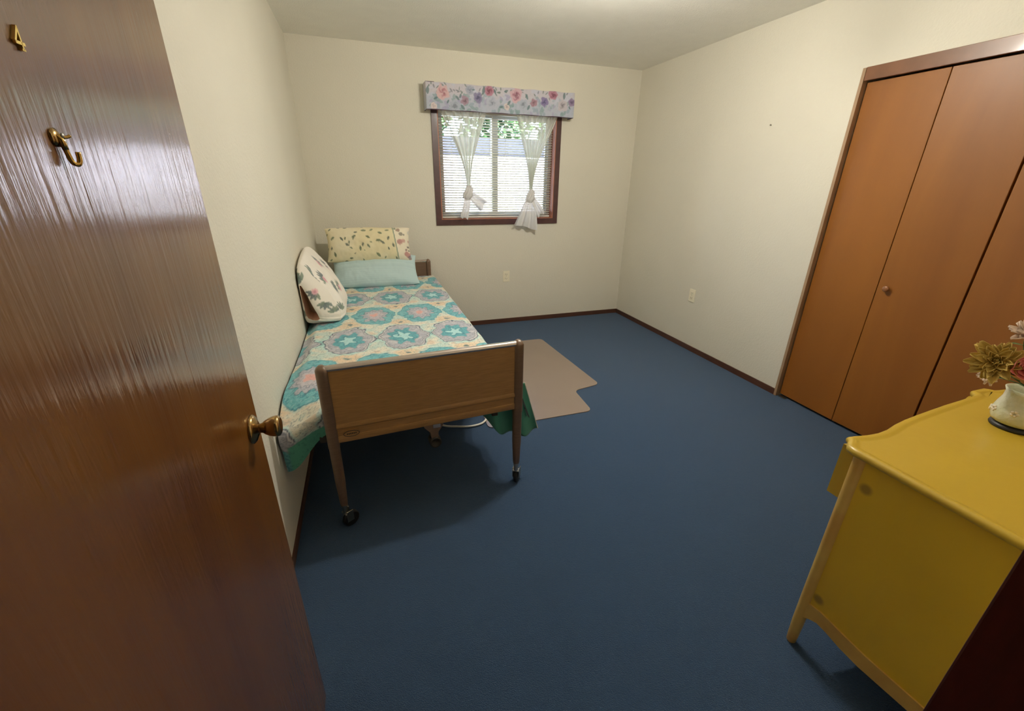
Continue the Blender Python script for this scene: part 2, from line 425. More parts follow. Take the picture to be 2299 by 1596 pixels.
# mini blind hanging inside the reveal
bl = thing('window_blind', (1.28, YB + .05, Z0 + .01), 'white mini blind with open slats filling the window behind the curtains', 'blind')
sb = B()
zz = Z0 + .042
while zz < Z1 - .05:
    M = Matrix.Translation((0, YB + .05, zz)) @ Matrix.Rotation(math.radians(25), 4, 'X')
    pr = [(-.0125, -.0012), (-.006, .0006), (0, .0012), (.006, .0006), (.0125, -.0012)]
    a = [sb.verts.new(M @ Vector((W0 + .016, y, z))) for y, z in pr]; b_ = [sb.verts.new(M @ Vector((W1 - .016, y, z))) for y, z in pr]
    for i in range(4): sb.faces.new((a[i], a[i + 1], b_[i + 1], b_[i]))
    zz += .0218
sl = obj('slats', sb, M_blind, bl, smooth=True); solidify(sl, .0006, 0)
obj('headrail', box(W0 + .012, W1 - .012, YB + .033, YB + .067, Z1 - .036, Z1 - .007, .003), M_blind, bl)
obj('bottom_rail', box(W0 + .016, W1 - .016, YB + .037, YB + .063, Z0 + .010, Z0 + .024, .003), M_blind, bl)
for cx_ in (W0 + .13, 1.205, 1.36, W1 - .13):
    lb = B()
    for dy in (.0375, .0625): add_tube(lb, [(cx_, YB + dy, Z0 + .02), (cx_, YB + dy, Z1 - .03)], .0011, 5)
    obj('ladder_cord', lb, M_blind, bl)
obj('tilt_wand', add_tube(B(), [(1.225, YB + .026, Z1 - .05), (1.222, YB + .024, 1.55)], .0035, 8), M_blind, bl)

# cornice box covered in floral cloth
def paint_rose(col, x, y, cx, cy, r, c_out, c_in, seed):
    a = np.arctan2(y - cy, x - cx); d = np.hypot(x - cx, (y - cy)) / r
    d = d * (1 + .07 * np.sin(5 * a + seed)) + .6 * fbm(x, y, 45, seed) * .6
    col = over(col, sstep(1.05, .85, d), c_out)
    col = over(col, sstep(.70, .5, d) * (.55 + .45 * np.sin(a * 3 + d * 9 + seed)), c_in)
    col = over(col, sstep(.34, .2, d), tuple(.6 * v for v in c_in), .75)
    return col
def paint_valance(x, y, W=1.352, Hh=.196):
    s = .195 / .20
    base = np.ones(x.shape + (3,)) * np.array(lin((198, 192, 201)))
    n1 = fbm(x, y, 22, 3)
    base = over(base, sstep(.0, .4, n1), lin((196, 198, 214)), .8)
    k = W / 2120.0
    P = lambda u, v: ((u - 110) * k, Hh * (1 - (v - (100 + (u - 110) * .073)) / 375.0))
    ro = random.Random(3)
    base = over(base, sstep(.05, -.05, (y - Hh * .52) + .05 * fbm(x, y, 30, 6)), lin((172, 180, 196)), .75)
    # soft blue-grey leaves low down
    for i in range(110):
        u = 120 + ro.random() * 2080; v = 100 + (u - 110) * .073 + 375 * (.30 + .68 * ro.random())
        cx_, cy_ = P(u, v); c = ro.choice([(140, 160, 165), (150, 165, 180), (170, 180, 192), (130, 155, 158), (165, 160, 190)])
        base = over(base, leafmask(x, y, cx_, cy_, ro.random() * 3.1, .018 + .014 * ro.random(), .010 + .006 * ro.random(), .3), lin(c), .75)
    for i in range(46):
        u = 120 + ro.random() * 2080; v = 100 + (u - 110) * .073 + 375 * (.0 + .34 * ro.random())
        cx_, cy_ = P(u, v)
        base = over(base, leafmask(x, y, cx_, cy_, ro.random() * 3.1, .012 + .008 * ro.random(), .004 + .003 * ro.random(), .3), lin(ro.choice([(104, 120, 116), (120, 134, 130), (130, 130, 140)])), .8)
    for (u, v, r, co, ci, sd) in [(325, 250, .062, (226, 186, 190), (196, 124, 134), 1), (1345, 290, .062, (222, 180, 192), (178, 108, 130), 2),
                                  (955, 230, .048, (190, 130, 152), (150, 72, 92), 3), (1900, 290, .046, (190, 130, 152), (146, 70, 96), 4),
                                  (800, 320, .045, (140, 132, 170), (92, 88, 132), 5), (1765, 390, .042, (138, 124, 172), (90, 78, 134), 6),
                                  (620, 370, .040, (172, 140, 160), (146, 108, 124), 7), (1605, 400, .036, (172, 132, 150), (150, 104, 120), 8),
                                  (2050, 440, .052, (206, 196, 206), (160, 150, 160), 9), (1000, 400, .058, (190, 194, 212), (168, 174, 196), 10),
                                  (480, 440, .05, (180, 186, 205), (160, 170, 188), 12), (1450, 430, .05, (184, 190, 208), (162, 172, 190), 13),
                                  (690, 220, .04, (176, 180, 200), (150, 156, 182), 14), (2190, 400, .035, (150, 130, 165), (120, 96, 140), 15),
                                  (200, 440, .03, (232, 214, 214), (214, 190, 192), 16), (1210, 460, .03, (230, 214, 212), (214, 190, 192), 17)]:
        cx_, cy_ = P(u, v); base = paint_rose(base, x, y, cx_, cy_, r * .92, lin(tuple(.80 * q + 28 for q in co)), lin(tuple(.74 * q + 34 for q in ci)), sd)
    for (u, v, an, L) in [(230, 330, .5, .02), (520, 330, -.8, .024), (560, 300, 1.2, .02), (880, 230, 1.4, .03), (1040, 240, -1.2, .022), (1200, 230, .3, .02), (1500, 310, 2.0, .026), (1530, 470, 1.1, .024),
                          (1240, 400, .9, .024), (590, 460, 2.3, .026), (2070, 300, 1.5, .030), (2160, 480, -.9, .016), (130, 220, 1.5, .03), (740, 215, .1, .014), (1130, 460, .2, .02), (390, 380, 1.0, .018)]:
        cx_, cy_ = P(u, v); base = over(base, leafmask(x, y, cx_, cy_, an, L, L * .42, .25), lin((98, 122, 124)), .85)
    return base
def cornice():
    t = thing('window_cornice', (1.288, YB - .06, 1.985), 'box cornice covered in rose and blue floral cloth above the window', 'cornice')
    x0, x1, z0, z1, yf = .612, 1.964, 1.984, 2.180, YB - .122
    n, k = 560, 90
    u = np.linspace(0, 1, n)[:, None] * np.ones(k); v = np.linspace(0, 1, k)[None, :] * np.ones((n, 1))
    # wrap: left return, front, right return
    Lr = .115; tot = 2 * Lr + (x1 - x0); s = u * tot
    X = np.clip(s - Lr, 0, x1 - x0) + x0
    Y = yf + np.clip(Lr - s, 0, Lr) + np.clip(s - Lr - (x1 - x0), 0, Lr)
    puff = .0035 * np.sin(PI * v) + .0015 * fbm(s, v * .2, 14, 4)
    front = (s > Lr) & (s < tot - Lr)
    Y = Y - puff * front
    Z = z0 + v * (z1 - z0) + .0022 * np.sin(s * 31) * (v > .97) - .002 * np.sin(s * 23) * (v < .03)
    cols = paint_valance(s - Lr, v * .196)
    o = grid_obj('cornice_cover', np.stack([X, Y, Z], -1), attr_mat('floral_chintz', .75, .1, .12, 60), t, cols)
    solidify(o, .006, 1)
    obj('top_board', box(x0 + .004, x1 - .004, yf + .004, YB - .001, z1 - .016, z1 - .002), M_white, t)
    pb = B(); add_tube(pb, [(x0 - .002, YB - .004, z0 - .002), (x0 - .002, yf - .002, z0 - .002), (x1 + .002, yf - .002, z0 - .002), (x1 + .002, YB - .004, z0 - .002)], .0035, 6)
    add_tube(pb, [(x0 - .001, YB - .004, z1), (x0 - .001, yf - .001, z1), (x0 + .07, yf - .001, z1 + .001)], .003, 6)
    obj('piping', pb, mat('dark_piping', (.10, .06, .09), .7), t)
cornice()

# sheer knotted curtains
def sheer(name, dens, col=(.86, .86, .80), tl_=.45, gather=0.0):
    m = bpy.data.materials.new(name); m.use_nodes = True; n = m.node_tree.nodes; l = m.node_tree.links
    n.remove(n['Principled BSDF']); out = n['Material Output']
    tr = n.new('ShaderNodeBsdfTransparent'); df = n.new('ShaderNodeBsdfDiffuse'); tl = n.new('ShaderNodeBsdfTranslucent')
    df.inputs[0].default_value = col + (1,); tl.inputs[0].default_value = col + (1,)
    a = n.new('ShaderNodeMixShader'); a.inputs[0].default_value = tl_; l.new(df.outputs[0], a.inputs[1]); l.new(tl.outputs[0], a.inputs[2])
    lw = n.new('ShaderNodeLayerWeight'); lw.inputs['Blend'].default_value = .35
    mr = n.new('ShaderNodeMapRange'); mr.inputs['To Min'].default_value = dens; mr.inputs['To Max'].default_value = min(1, dens + .4)
    l.new(lw.outputs['Facing'], mr.inputs['Value'])
    tc = n.new('ShaderNodeTexCoord'); sp = n.new('ShaderNodeSeparateXYZ'); l.new(tc.outputs['Generated'], sp.inputs[0])
    gz = n.new('ShaderNodeMapRange'); gz.inputs['From Min'].default_value = 1; gz.inputs['From Max'].default_value = .15; gz.inputs['To Min'].default_value = 0; gz.inputs['To Max'].default_value = gather
    l.new(sp.outputs['Z'], gz.inputs['Value'])
    ad = n.new('ShaderNodeMath'); ad.operation = 'ADD'; ad.use_clamp = True; l.new(mr.outputs[0], ad.inputs[0]); l.new(gz.outputs[0], ad.inputs[1])
    b_ = n.new('ShaderNodeMixShader'); l.new(ad.outputs[0], b_.inputs[0]); l.new(tr.outputs[0], b_.inputs[1]); l.new(a.outputs[0], b_.inputs[2]); l.new(b_.outputs[0], out.inputs[0])
    return m
M_sheer = sheer('sheer_voile', .50, (.88, .88, .80), .20, .40); M_sheer2 = sheer('gathered_voile', .97, (.74, .73, .74), .09)
def curtain(x0, x1, kx, kz, ztop, label, tails, nf, seed, folds):
    yc = YB - .045
    t = thing('sheer_curtain', ((x0 + x1) / 2, yc, kz), label, 'curtain', 'knotted sheer curtains at the window')
    n, k = 220, 70
    s = np.linspace(0, 1, n)[:, None] * np.ones(k); g = np.linspace(0, 1, k)[None, :] * np.ones((n, 1))
    f = g ** .72
    # the cloth edge bows in towards the knot
    pull = g * (1 + .28 * np.sin(PI * g)) ; pull = np.clip(pull, 0, 1)
    xs = x0 + (x1 - x0) * s
    # cloth gathered in bands: remap s so folds crowd
    sb_ = s + folds * np.sin(2 * PI * nf * s + seed) / (2 * PI * nf)
    X = (x0 + (x1 - x0) * sb_) * (1 - pull) + (kx + (sb_ - .5) * .035) * pull
    amp = .012 * (1 - g) + .010 * np.sin(PI * g) + .006
    Y = yc + amp * np.sin(2 * PI * nf * s + seed) + .004 * np.sin(2 * PI * 2.3 * nf * s + 1.7 * seed) * (1 - g * .5)
    Z = ztop + (kz - ztop) * g
    grid_obj('curtain_panel', np.stack([X, Y, Z], -1), M_sheer, t)
    # hems along the two long edges read darker: narrow doubled strips
    for e in (0, n - 1):
        e2 = e + (4 if e == 0 else -4)
        P = np.stack([np.stack([X[e], Y[e] - .002, Z[e]], -1), np.stack([X[e2], Y[e2] - .002, Z[e2]], -1)], 0)
        grid_obj('curtain_hem', P, M_sheer, t)
    # knot: a wrapped lump
    a = np.linspace(0, 2 * PI, 28)[:-1][:, None] * np.ones(16); h = np.linspace(0, 1, 16)[None, :] * np.ones((27, 1))
    r = .014 + .028 * np.sin(PI * np.clip(h * .62 + .08, 0, 1)) ** 1.2 - .012 * sstep(.75, 1, h)
    r = r * (1 + .16 * np.sin(5 * a + 7 * h + seed) + .08 * np.sin(9 * a - 5 * h))
    KX = kx + (tails[0][2] * h) * .5 + r * 1.05 * np.cos(a); KY = yc - .01 + r * .8 * np.sin(a); KZ = kz + .012 - .125 * h + .012 * np.cos(a) * np.sin(PI * h)
    grid_obj('knot', np.stack([KX, KY, KZ], -1), M_sheer2, t, wrap_u=True)
    # tails
    for (tx, tz, lean, wtop, wbot, amp_, nn) in tails:
        n2, k2 = 60, 30
        s = np.linspace(-.5, .5, n2)[:, None] * np.ones(k2); g = np.linspace(0, 1, k2)[None, :] * np.ones((n2, 1))
        bx, bz = kx + lean * .35, kz - .070
        cx_ = bx + (tx - bx) * g; cz_ = bz + (tz - bz) * g
        d = Vector((tx - bx, tz - bz)).normalized(); px, pz = -d.y, d.x
        if px < 0: px, pz = -px, -pz
        w = wtop + (wbot - wtop) * g ** .8
        X = cx_ + px * s * w + .0 * s; Z = cz_ + pz * s * w + .008 * np.sin(8 * s + seed) * g
        Y = yc - .028 * np.sin(PI * np.clip(g * .7, 0, 1)) - .012 + amp_ * g * np.sin(2 * PI * nn * s + seed)
        grid_obj('curtain_tail', np.stack([X, Y, Z], -1), M_sheer2, t)
curtain(.722, 1.150, .972, 1.375, 2.02, 'left sheer white curtain knotted halfway, its tails ending above the sill',
        [(.912, 1.100, -.03, .062, .070, .010, 1.5), (1.108, 1.205, .03, .065, .120, .012, 1.6)], 5, .6, .75)
curtain(1.430, 1.852, 1.594, 1.345, 2.02, 'right sheer white curtain knotted low, its wide tail hanging over the sill',
        [(1.53, 1.005, -.02, .07, .255, .020, 3.0), (1.700, 1.125, .04, .05, .085, .012, 1.5)], 7, 2.1, .7)

# ------------------------------------------------------------------ entrance door (open against the left)
A_ = Vector((-.266, .102)); E_ = Vector((-.2587, .9137))
dl = (E_ - A_).length; dd = (E_ - A_).normalized()
phi = math.atan2(dd.y, dd.x)
MD = Matrix.Translation((A_.x, A_.y, 0)) @ Matrix.Rotation(phi, 4, 'Z')   # local x along leaf, -y = the side seen
door = bpy.data.objects.new('door_1', None); C.objects.link(door); door.location = (A_.x, A_.y, 0); ORG[door.name] = Vector(door.location)
door['kind'] = 'structure'; door['label'] = 'brown varnished entrance door standing open on the left'
dleaf = obj('door_leaf', box(0, dl, 0, .035, .012, 2.03, .0015, MD, 1), M_door, door)
def DP(s, y, z): return MD @ Vector((s, y, z))
# knob: rosette, neck, flared knob, axis = local -y
Mk = MD @ Matrix.Translation((dl - .050, 0, .962)) @ Matrix.Rotation(PI / 2, 4, 'X')
kn = obj('door_knob', add_lathe(B(), [(.010, .004), (.0092, .014), (.0105, .020), (.014, .024), (.0185, .032), (.0208, .039), (.0216, .045), (.0208, .050), (.016, .053), (0, .054)], Mk, 36), M_oldbrass, door, smooth=True)
obj('rosette', add_lathe(B(), [(.029, 0), (.0295, .003), (.025, .007), (.018, .010), (.012, .013), (0, .013)], Mk, 36), M_oldbrass, kn, smooth=True)
# coat hook
def hook():
    s0, z0, k = .452, 1.4625, .68
    Q = lambda a, y, z: DP(s0 + a * k, y * k, z0 + z * k)
    h = B()
    add_tube(h, [tuple(Q(-.004, -.003, .006)), tuple(Q(-.002, -.0055, -.002)), tuple(Q(-.001, -.0065, -.012))], [.0045 * k, .0042 * k, .0036 * k], 10)
    p = smooth_path([Q(-.001, -.0055, -.004), Q(.0005, -.0065, -.019), Q(.002, -.008, -.028), Q(.007, -.0115, -.030), Q(.010, -.013, -.024), Q(.0105, -.0135, -.014)], 6)
    add_tube(h, p, [.0032 * k] * len(p), 10)
    p = smooth_path([Q(-.001, -.006, .004), Q(.003, -.010, .004), Q(.006, -.013, .006)], 5)
    add_tube(h, p, [.0022 * k] * len(p), 8)
    o = obj('coat_hook', h, M_brass, door, smooth=True)
    Mb = MD @ Matrix.Translation((s0 - .004 * k, 0, z0 + .002)) @ Matrix.Rotation(PI / 2, 4, 'X')
    obj('hook_plate', add_lathe(B(), [(.012 * k, 0), (.012 * k, .002 * k), (.007 * k, .0045 * k), (0, .005 * k)], Mb, 20), M_oldbrass, o, smooth=True)
    for dz, rr in ((.0055, .0036), (-.0015, .0036)):
        Mb = MD @ Matrix.Translation((s0 - .001 * k, -.0075 * k, z0 + dz * k)) @ Matrix.Rotation(PI / 2, 4, 'X')
        obj('screw_head', add_lathe(B(), [(rr * k, 0), (rr * k, .001 * k), (rr * k * .6, .002 * k), (0, .0023 * k)], Mb, 14), M_chrome, o, smooth=True)
hook()
# number 4
def number4():
    s0, z0 = .437, 1.5305; w, h = .0115, .0180; t = -.003
    bm = B()
    def bar(p, q, wd):
        p, q = Vector(p), Vector(q); d = (q - p).normalized(); n = Vector((-d.y, d.x)) * wd / 2
        pts = [p + n, q + n, q - n, p - n]
        vs0 = [bm.verts.new(DP(s0 + a.x * w, t, z0 + a.y * h)) for a in pts]; vs1 = [bm.verts.new(DP(s0 + a.x * w, -.0002, z0 + a.y * h)) for a in pts]
        bm.faces.new(vs0); bm.faces.new(vs1[::-1])
        for i in range(4): bm.faces.new((vs0[i], vs0[(i + 1) % 4], vs1[(i + 1) % 4], vs1[i]))
    bar((.66, 0), (.66, 1.0), .15); bar((.70, .97), (.02, .30), .14); bar((.0, .28), (1.0, .28), .14); bar((.48, .02), (.84, .02), .09)
    obj('door_number', bm, M_number, door)
number4()
hg = B()
for z in (.25, 1.05, 1.8): add_tube(hg, [DP(-.006, .002, z - .045), DP(-.006, .002, z + .045)], .006, 10)
obj('hinges', hg, M_brass, door)

# ------------------------------------------------------------------ outlets and nail
def outlet(M, label):
    t = thing('wall_outlet', M.translation, label, 'outlet', 'duplex wall outlets')
    ORG[t.name] = M.translation.copy()
    def part(n, b, m, p, **k):
        return obj(n, b, m, p, **k)
    pl = part('cover_plate', box(-.036, .036, -.006, 0, -.057, .057, .0025, M), M_outlet, t)
    for dz in (-.021, .021):
        r = part('receptacle', box(-.016, .016, -.0085, -.005, dz - .014, dz + .014, .004, M), M_outlet, t)
        sl_ = B(); add_box(sl_, -.0075, -.0055, -.0092, -.0084, dz - .002, dz + .007, M=M); add_box(sl_, .0055, .0075, -.0092, -.0084, dz - .002, dz + .007, M=M); add_box(sl_, -.002, .002, -.0092, -.0084, dz - .010, dz - .006, M=M)
        part('socket_slots', sl_, M_dark, r)
    part('screw', add_lathe(B(), [(.003, .0), (.003, .0065), (0, .0075)], M @ Matrix.Rotation(PI / 2, 4, 'X'), 12), M_chrome, t)
outlet(Matrix.Translation((1.360, YB, .505)), 'ivory wall outlet low on the window wall right of the bed')
outlet(Matrix.Translation((XR, 3.030, .497)) @ Matrix.Rotation(-PI / 2, 4, 'Z'), 'ivory wall outlet on the right wall between corner and closet')
nb = B(); add_tube(nb, [(XR + .004, 2.571, 1.806), (XR - .008, 2.572, 1.809)], .0022, 8); add_tube(nb, [(XR - .007, 2.572, 1.809), (XR - .010, 2.572, 1.810)], .0055, 10)
tagset(obj('nail', nb, M_chrome), 'small nail high on the right wall left of the closet', 'nail')

# ceiling fixture (above the frame; its two bare bulbs light the room)
def ceiling_light():
    x, y = LAMP_XY
    t = thing('ceiling_light', (x, y, 2.22), 'round ceiling fixture with two bare bulbs in the middle of the ceiling', 'ceiling light')
    obj('fixture_pan', add_lathe(B(), [(.0, 2.44), (.06, 2.44), (.055, 2.42), (.012, 2.40), (.012, 2.27), (.05, 2.26), (.05, 2.235), (0, 2.23)], Matrix.Translation((x, y, 0)), 32), M_white, t, smooth=True)
    em = bpy.data.materials.new('glowing_bulb'); em.use_nodes = True; n = em.node_tree.nodes; l = em.node_tree.links
    b = n['Principled BSDF']; b.inputs['Emission Color'].default_value = (1, .955, .83, 1); b.inputs['Emission Strength'].default_value = BULB
    for sx in (-1, 1):
        Mb = Matrix.Translation((x + sx * .035, y, 2.245)) @ Matrix.Rotation(sx * math.radians(112), 4, 'Y')
        sk = obj('socket', add_lathe(B(), [(.018, -.0), (.018, .03), (0, .03)], Mb, 16), M_white, t, smooth=True)
        obj('bulb', add_lathe(B(), [(.012, .031), (.016, .04), (.030, .065), (.033, .082), (.026, .103), (.012, .112), (0, .114)], Mb, 20), em, t, smooth=True)
ceiling_light()

# ------------------------------------------------------------------ bed
bed = thing('bed', (.15, 2.9, 0), 'old brown metal hospital bed on casters along the left wall', 'bed')
fc = Vector((.192, 1.640)); fyaw = math.atan2(.055, .81)
MF = Matrix.Translation((fc.x, fc.y, 0)) @ Matrix.Rotation(fyaw, 4, 'Z')
def rot_rect(w, h, r, n=6):
    pts = []
    for (cx_, cz_, a0) in ((w - r, h - r, 0), (-w + r, h - r, PI / 2), (-w + r, -h + r, PI), (w - r, -h + r, 1.5 * PI)):
        for i in range(n + 1): a = a0 + i / n * PI / 2; pts.append((cx_ + r * math.cos(a), cz_ + r * math.sin(a)))
    return pts
def end_board(M, name, hw, ztop, zbot, legz, full=True):
    """panel between two rounded posts that run down into tapered legs on casters"""
    p = obj(name, box(-hw + .015, hw - .015, -.012, .012, zbot + .004, ztop - .006, .004, M), M_bedpanel, bed)
    ru = B(); add_prism(ru, [(-.015, ztop - .012), (-.017, ztop - .004), (-.012, ztop + .004), (-.004, ztop + .0075), (.004, ztop + .0075), (.012, ztop + .004), (.017, ztop - .004), (.015, ztop - .012)], 'x', -hw + .012, hw - .012, M)
    obj('top_rail', ru, M_bedtrim, p, angle=40)
    ml = B(); add_prism(ml, [(-.013, zbot + .050), (-.0165, zbot + .056), (-.0165, zbot + .066), (-.013, zbot + .074), (-.011, zbot + .074), (-.011, zbot + .050)], 'x', -hw + .017, hw - .017, M)
    obj('moulding', ml, M_bedpanel, p, angle=30)
    lr = B(); add_box(lr, -hw + .017, hw - .017, -.016, .016, zbot - .012, zbot + .020, .005, M)
    obj('lower_rail', lr, M_bedpanel, p, angle=30)
    for sx in (-1, 1):
        q = B(); n = 18; rings = []
        for i in range(n):
            f = i / (n - 1)
            if f < .12: z = ztop + .012 - f / .12 * .02; k = .35 + .65 * math.sin(f / .12 * PI / 2)
            else: z = ztop - .008 - (f - .12) / .88 * (ztop - .008 - zbot + .03); k = 1
            rings.append((z, .023 * k, .024 * k))
        pr = []
        for z, rx, ry in rings:
            pr.append([q.verts.new(M @ Vector((sx * hw + rx * (abs(math.cos(a)) ** .7) * math.copysign(1, math.cos(a)), ry * (abs(math.sin(a)) ** .7) * math.copysign(1, math.sin(a)), z))) for a in [2 * PI * k / 24 + .01 for k in range(24)]])
        for a, b_ in zip(pr, pr[1:]):
            for k in range(24): q.faces.new((a[k], a[(k + 1) % 24], b_[(k + 1) % 24], b_[k]))
        q.faces.new(pr[0]); q.faces.new(pr[-1][::-1])
        obj('post', q, M_bedmetal, bed, angle=50)
        lb = B(); z0 = zbot - .022
        prof = [(.0215, z0), (.0205, legz + .13), (.016, legz + .012), (.0145, legz + .004), (.0145, legz)]
        rr = [[lb.verts.new(M @ Vector((sx * hw + r * (abs(math.cos(a)) ** .75) * math.copysign(1, math.cos(a)), r * (abs(math.sin(a)) ** .75) * math.copysign(1, math.sin(a)), z))) for a in [2 * PI * k / 20 + .01 for k in range(20)]] for r, z in prof]
        for a, b_ in zip(rr, rr[1:]):
            for k in range(20): lb.faces.new((a[k], a[(k + 1) % 20], b_[(k + 1) % 20], b_[k]))
        lb.faces.new(rr[0]); lb.faces.new(rr[-1][::-1])
        lg = obj('leg', lb, M_bedmetal, bed, angle=50)
        # caster
        cst = obj('caster', add_lathe(B(), [(.0135, legz), (.0135, legz - .012), (.011, legz - .014), (.011, legz - .045), (0, legz - .045)], M @ Matrix.Translation((sx * hw, 0, 0)), 18), M_chrome, bed, smooth=False)
        Mc = M @ Matrix.Translation((sx * hw, 0, 0)) @ Matrix.Rotation(.9 if sx > 0 else .5, 4, 'Z')
        fk = B()
        for sy in (-1, 1): add_box(fk, -.004, .026, sy * .0165 - .0015, sy * .0165 + .0015, .034, legz - .036, .001, Mc, 1)
        add_box(fk, -.010, .016, -.018, .018, legz - .050, legz - .044, .001, Mc, 1)
        obj('caster_fork', fk, M_chrome, cst)
        Mw = Mc @ Matrix.Translation((.020, 0, .0365)) @ Matrix.Rotation(PI / 2, 4, 'X')
        obj('caster_wheel', add_lathe(B(), [(0, -.012), (.030, -.012), (.036, -.008), (.0365, 0), (.036, .008), (.030, .012), (0, .012)], Mw, 24), M_black, cst, smooth=True)
    return p
fb = end_board(MF, 'footboard', .405, .770, .452, .125)
MH = Matrix.Translation((.150, 4.128, 0))
def headboard():
    p = end_board(MH, 'headboard', .395, .722, .40, .125); p.data.materials[0] = M_bedmetal
headboard()
# oval maker's badge at lower left of the footboard
bd = B()
oc = (-.405 + .073, .452 + .028)
ov = [MF @ Vector((oc[0] + .030 * math.cos(2 * PI * k / 28), -.0215, oc[1] + .0125 * math.sin(2 * PI * k / 28))) for k in range(29)]
add_tube(bd, ov, .0013, 6)
for i in range(6):
    add_box(bd, oc[0] - .018 + i * .0065, oc[0] - .014 + i * .0065, -.0222, -.0208, oc[1] - .0035, oc[1] + .003, 0, MF)
bdp = B(); pts = [(oc[0] + .030 * math.cos(2 * PI * k / 28), oc[1] + .0125 * math.sin(2 * PI * k / 28)) for k in range(28)]
add_prism(bdp, pts, 'y', -.0212, -.0155, MF)
badge = obj('badge', bdp, M_bedpanel, fb)
obj('badge_ring', bd, M_steel, badge)
# steel under-frame
for sx in (-1, 1):
    x = .115 + sx * .37
    obj('side_rail', box(x - .014, x + .014, 1.66, 4.11, .415, .460, .003), M_steel, bed)
spr = B()
for i in range(12): add_box(spr, -.28, .51, 1.78 + i * .2, 1.80 + i * .2, .452, .458)
for i in range(6): add_box(spr, -.25 + i * .145, -.235 + i * .145, 1.7, 4.1, .458, .462)
obj('spring_deck', spr, M_steel, bed)
for y in (2.05, 3.0, 3.8): obj('cross_member', box(-.28, .51, y - .015, y + .015, .40, .43, .003), M_steel, bed)
# crank housing under the middle of the footboard
ch = B()
add_prism(ch, [(-.052, .446), (.036, .446), (.034, .432), (.012, .402), (.010, .372), (-.020, .372), (-.022, .402), (-.048, .432)], 'y', -.014, .02, MF @ Matrix.Translation((.010, 0, 0)))
crank = obj('crank_housing', ch, M_bedmetal, bed, angle=30)
Mcr = MF @ Matrix.Translation((.006, -.016, .352)) @ Matrix.Rotation(PI / 2, 4, 'X')
obj('crank_socket', add_lathe(B(), [(.026, -.04), (.026, .004), (.021, .006), (.019, .004), (.017, -.012), (0, -.012)], Mcr, 28), M_steel, crank, smooth=True)
obj('crank_label', box(-.001, .032, -.0165, -.0145, .425, .443, 0, MF), M_bedtrim, crank)
obj('lift_shaft', add_tube(B(), [(.195, 1.66, .352), (.195, 3.3, .36)], .012, 10), M_steel, bed)

# mattress and spread
mb = box(-.315, .560, 1.725, 4.085, .463, .568, .042, seg=4)
tagset(obj('mattress', mb, M_matt, smooth=True), 'thin mattress hidden under the teal patterned bedspread', 'mattress')

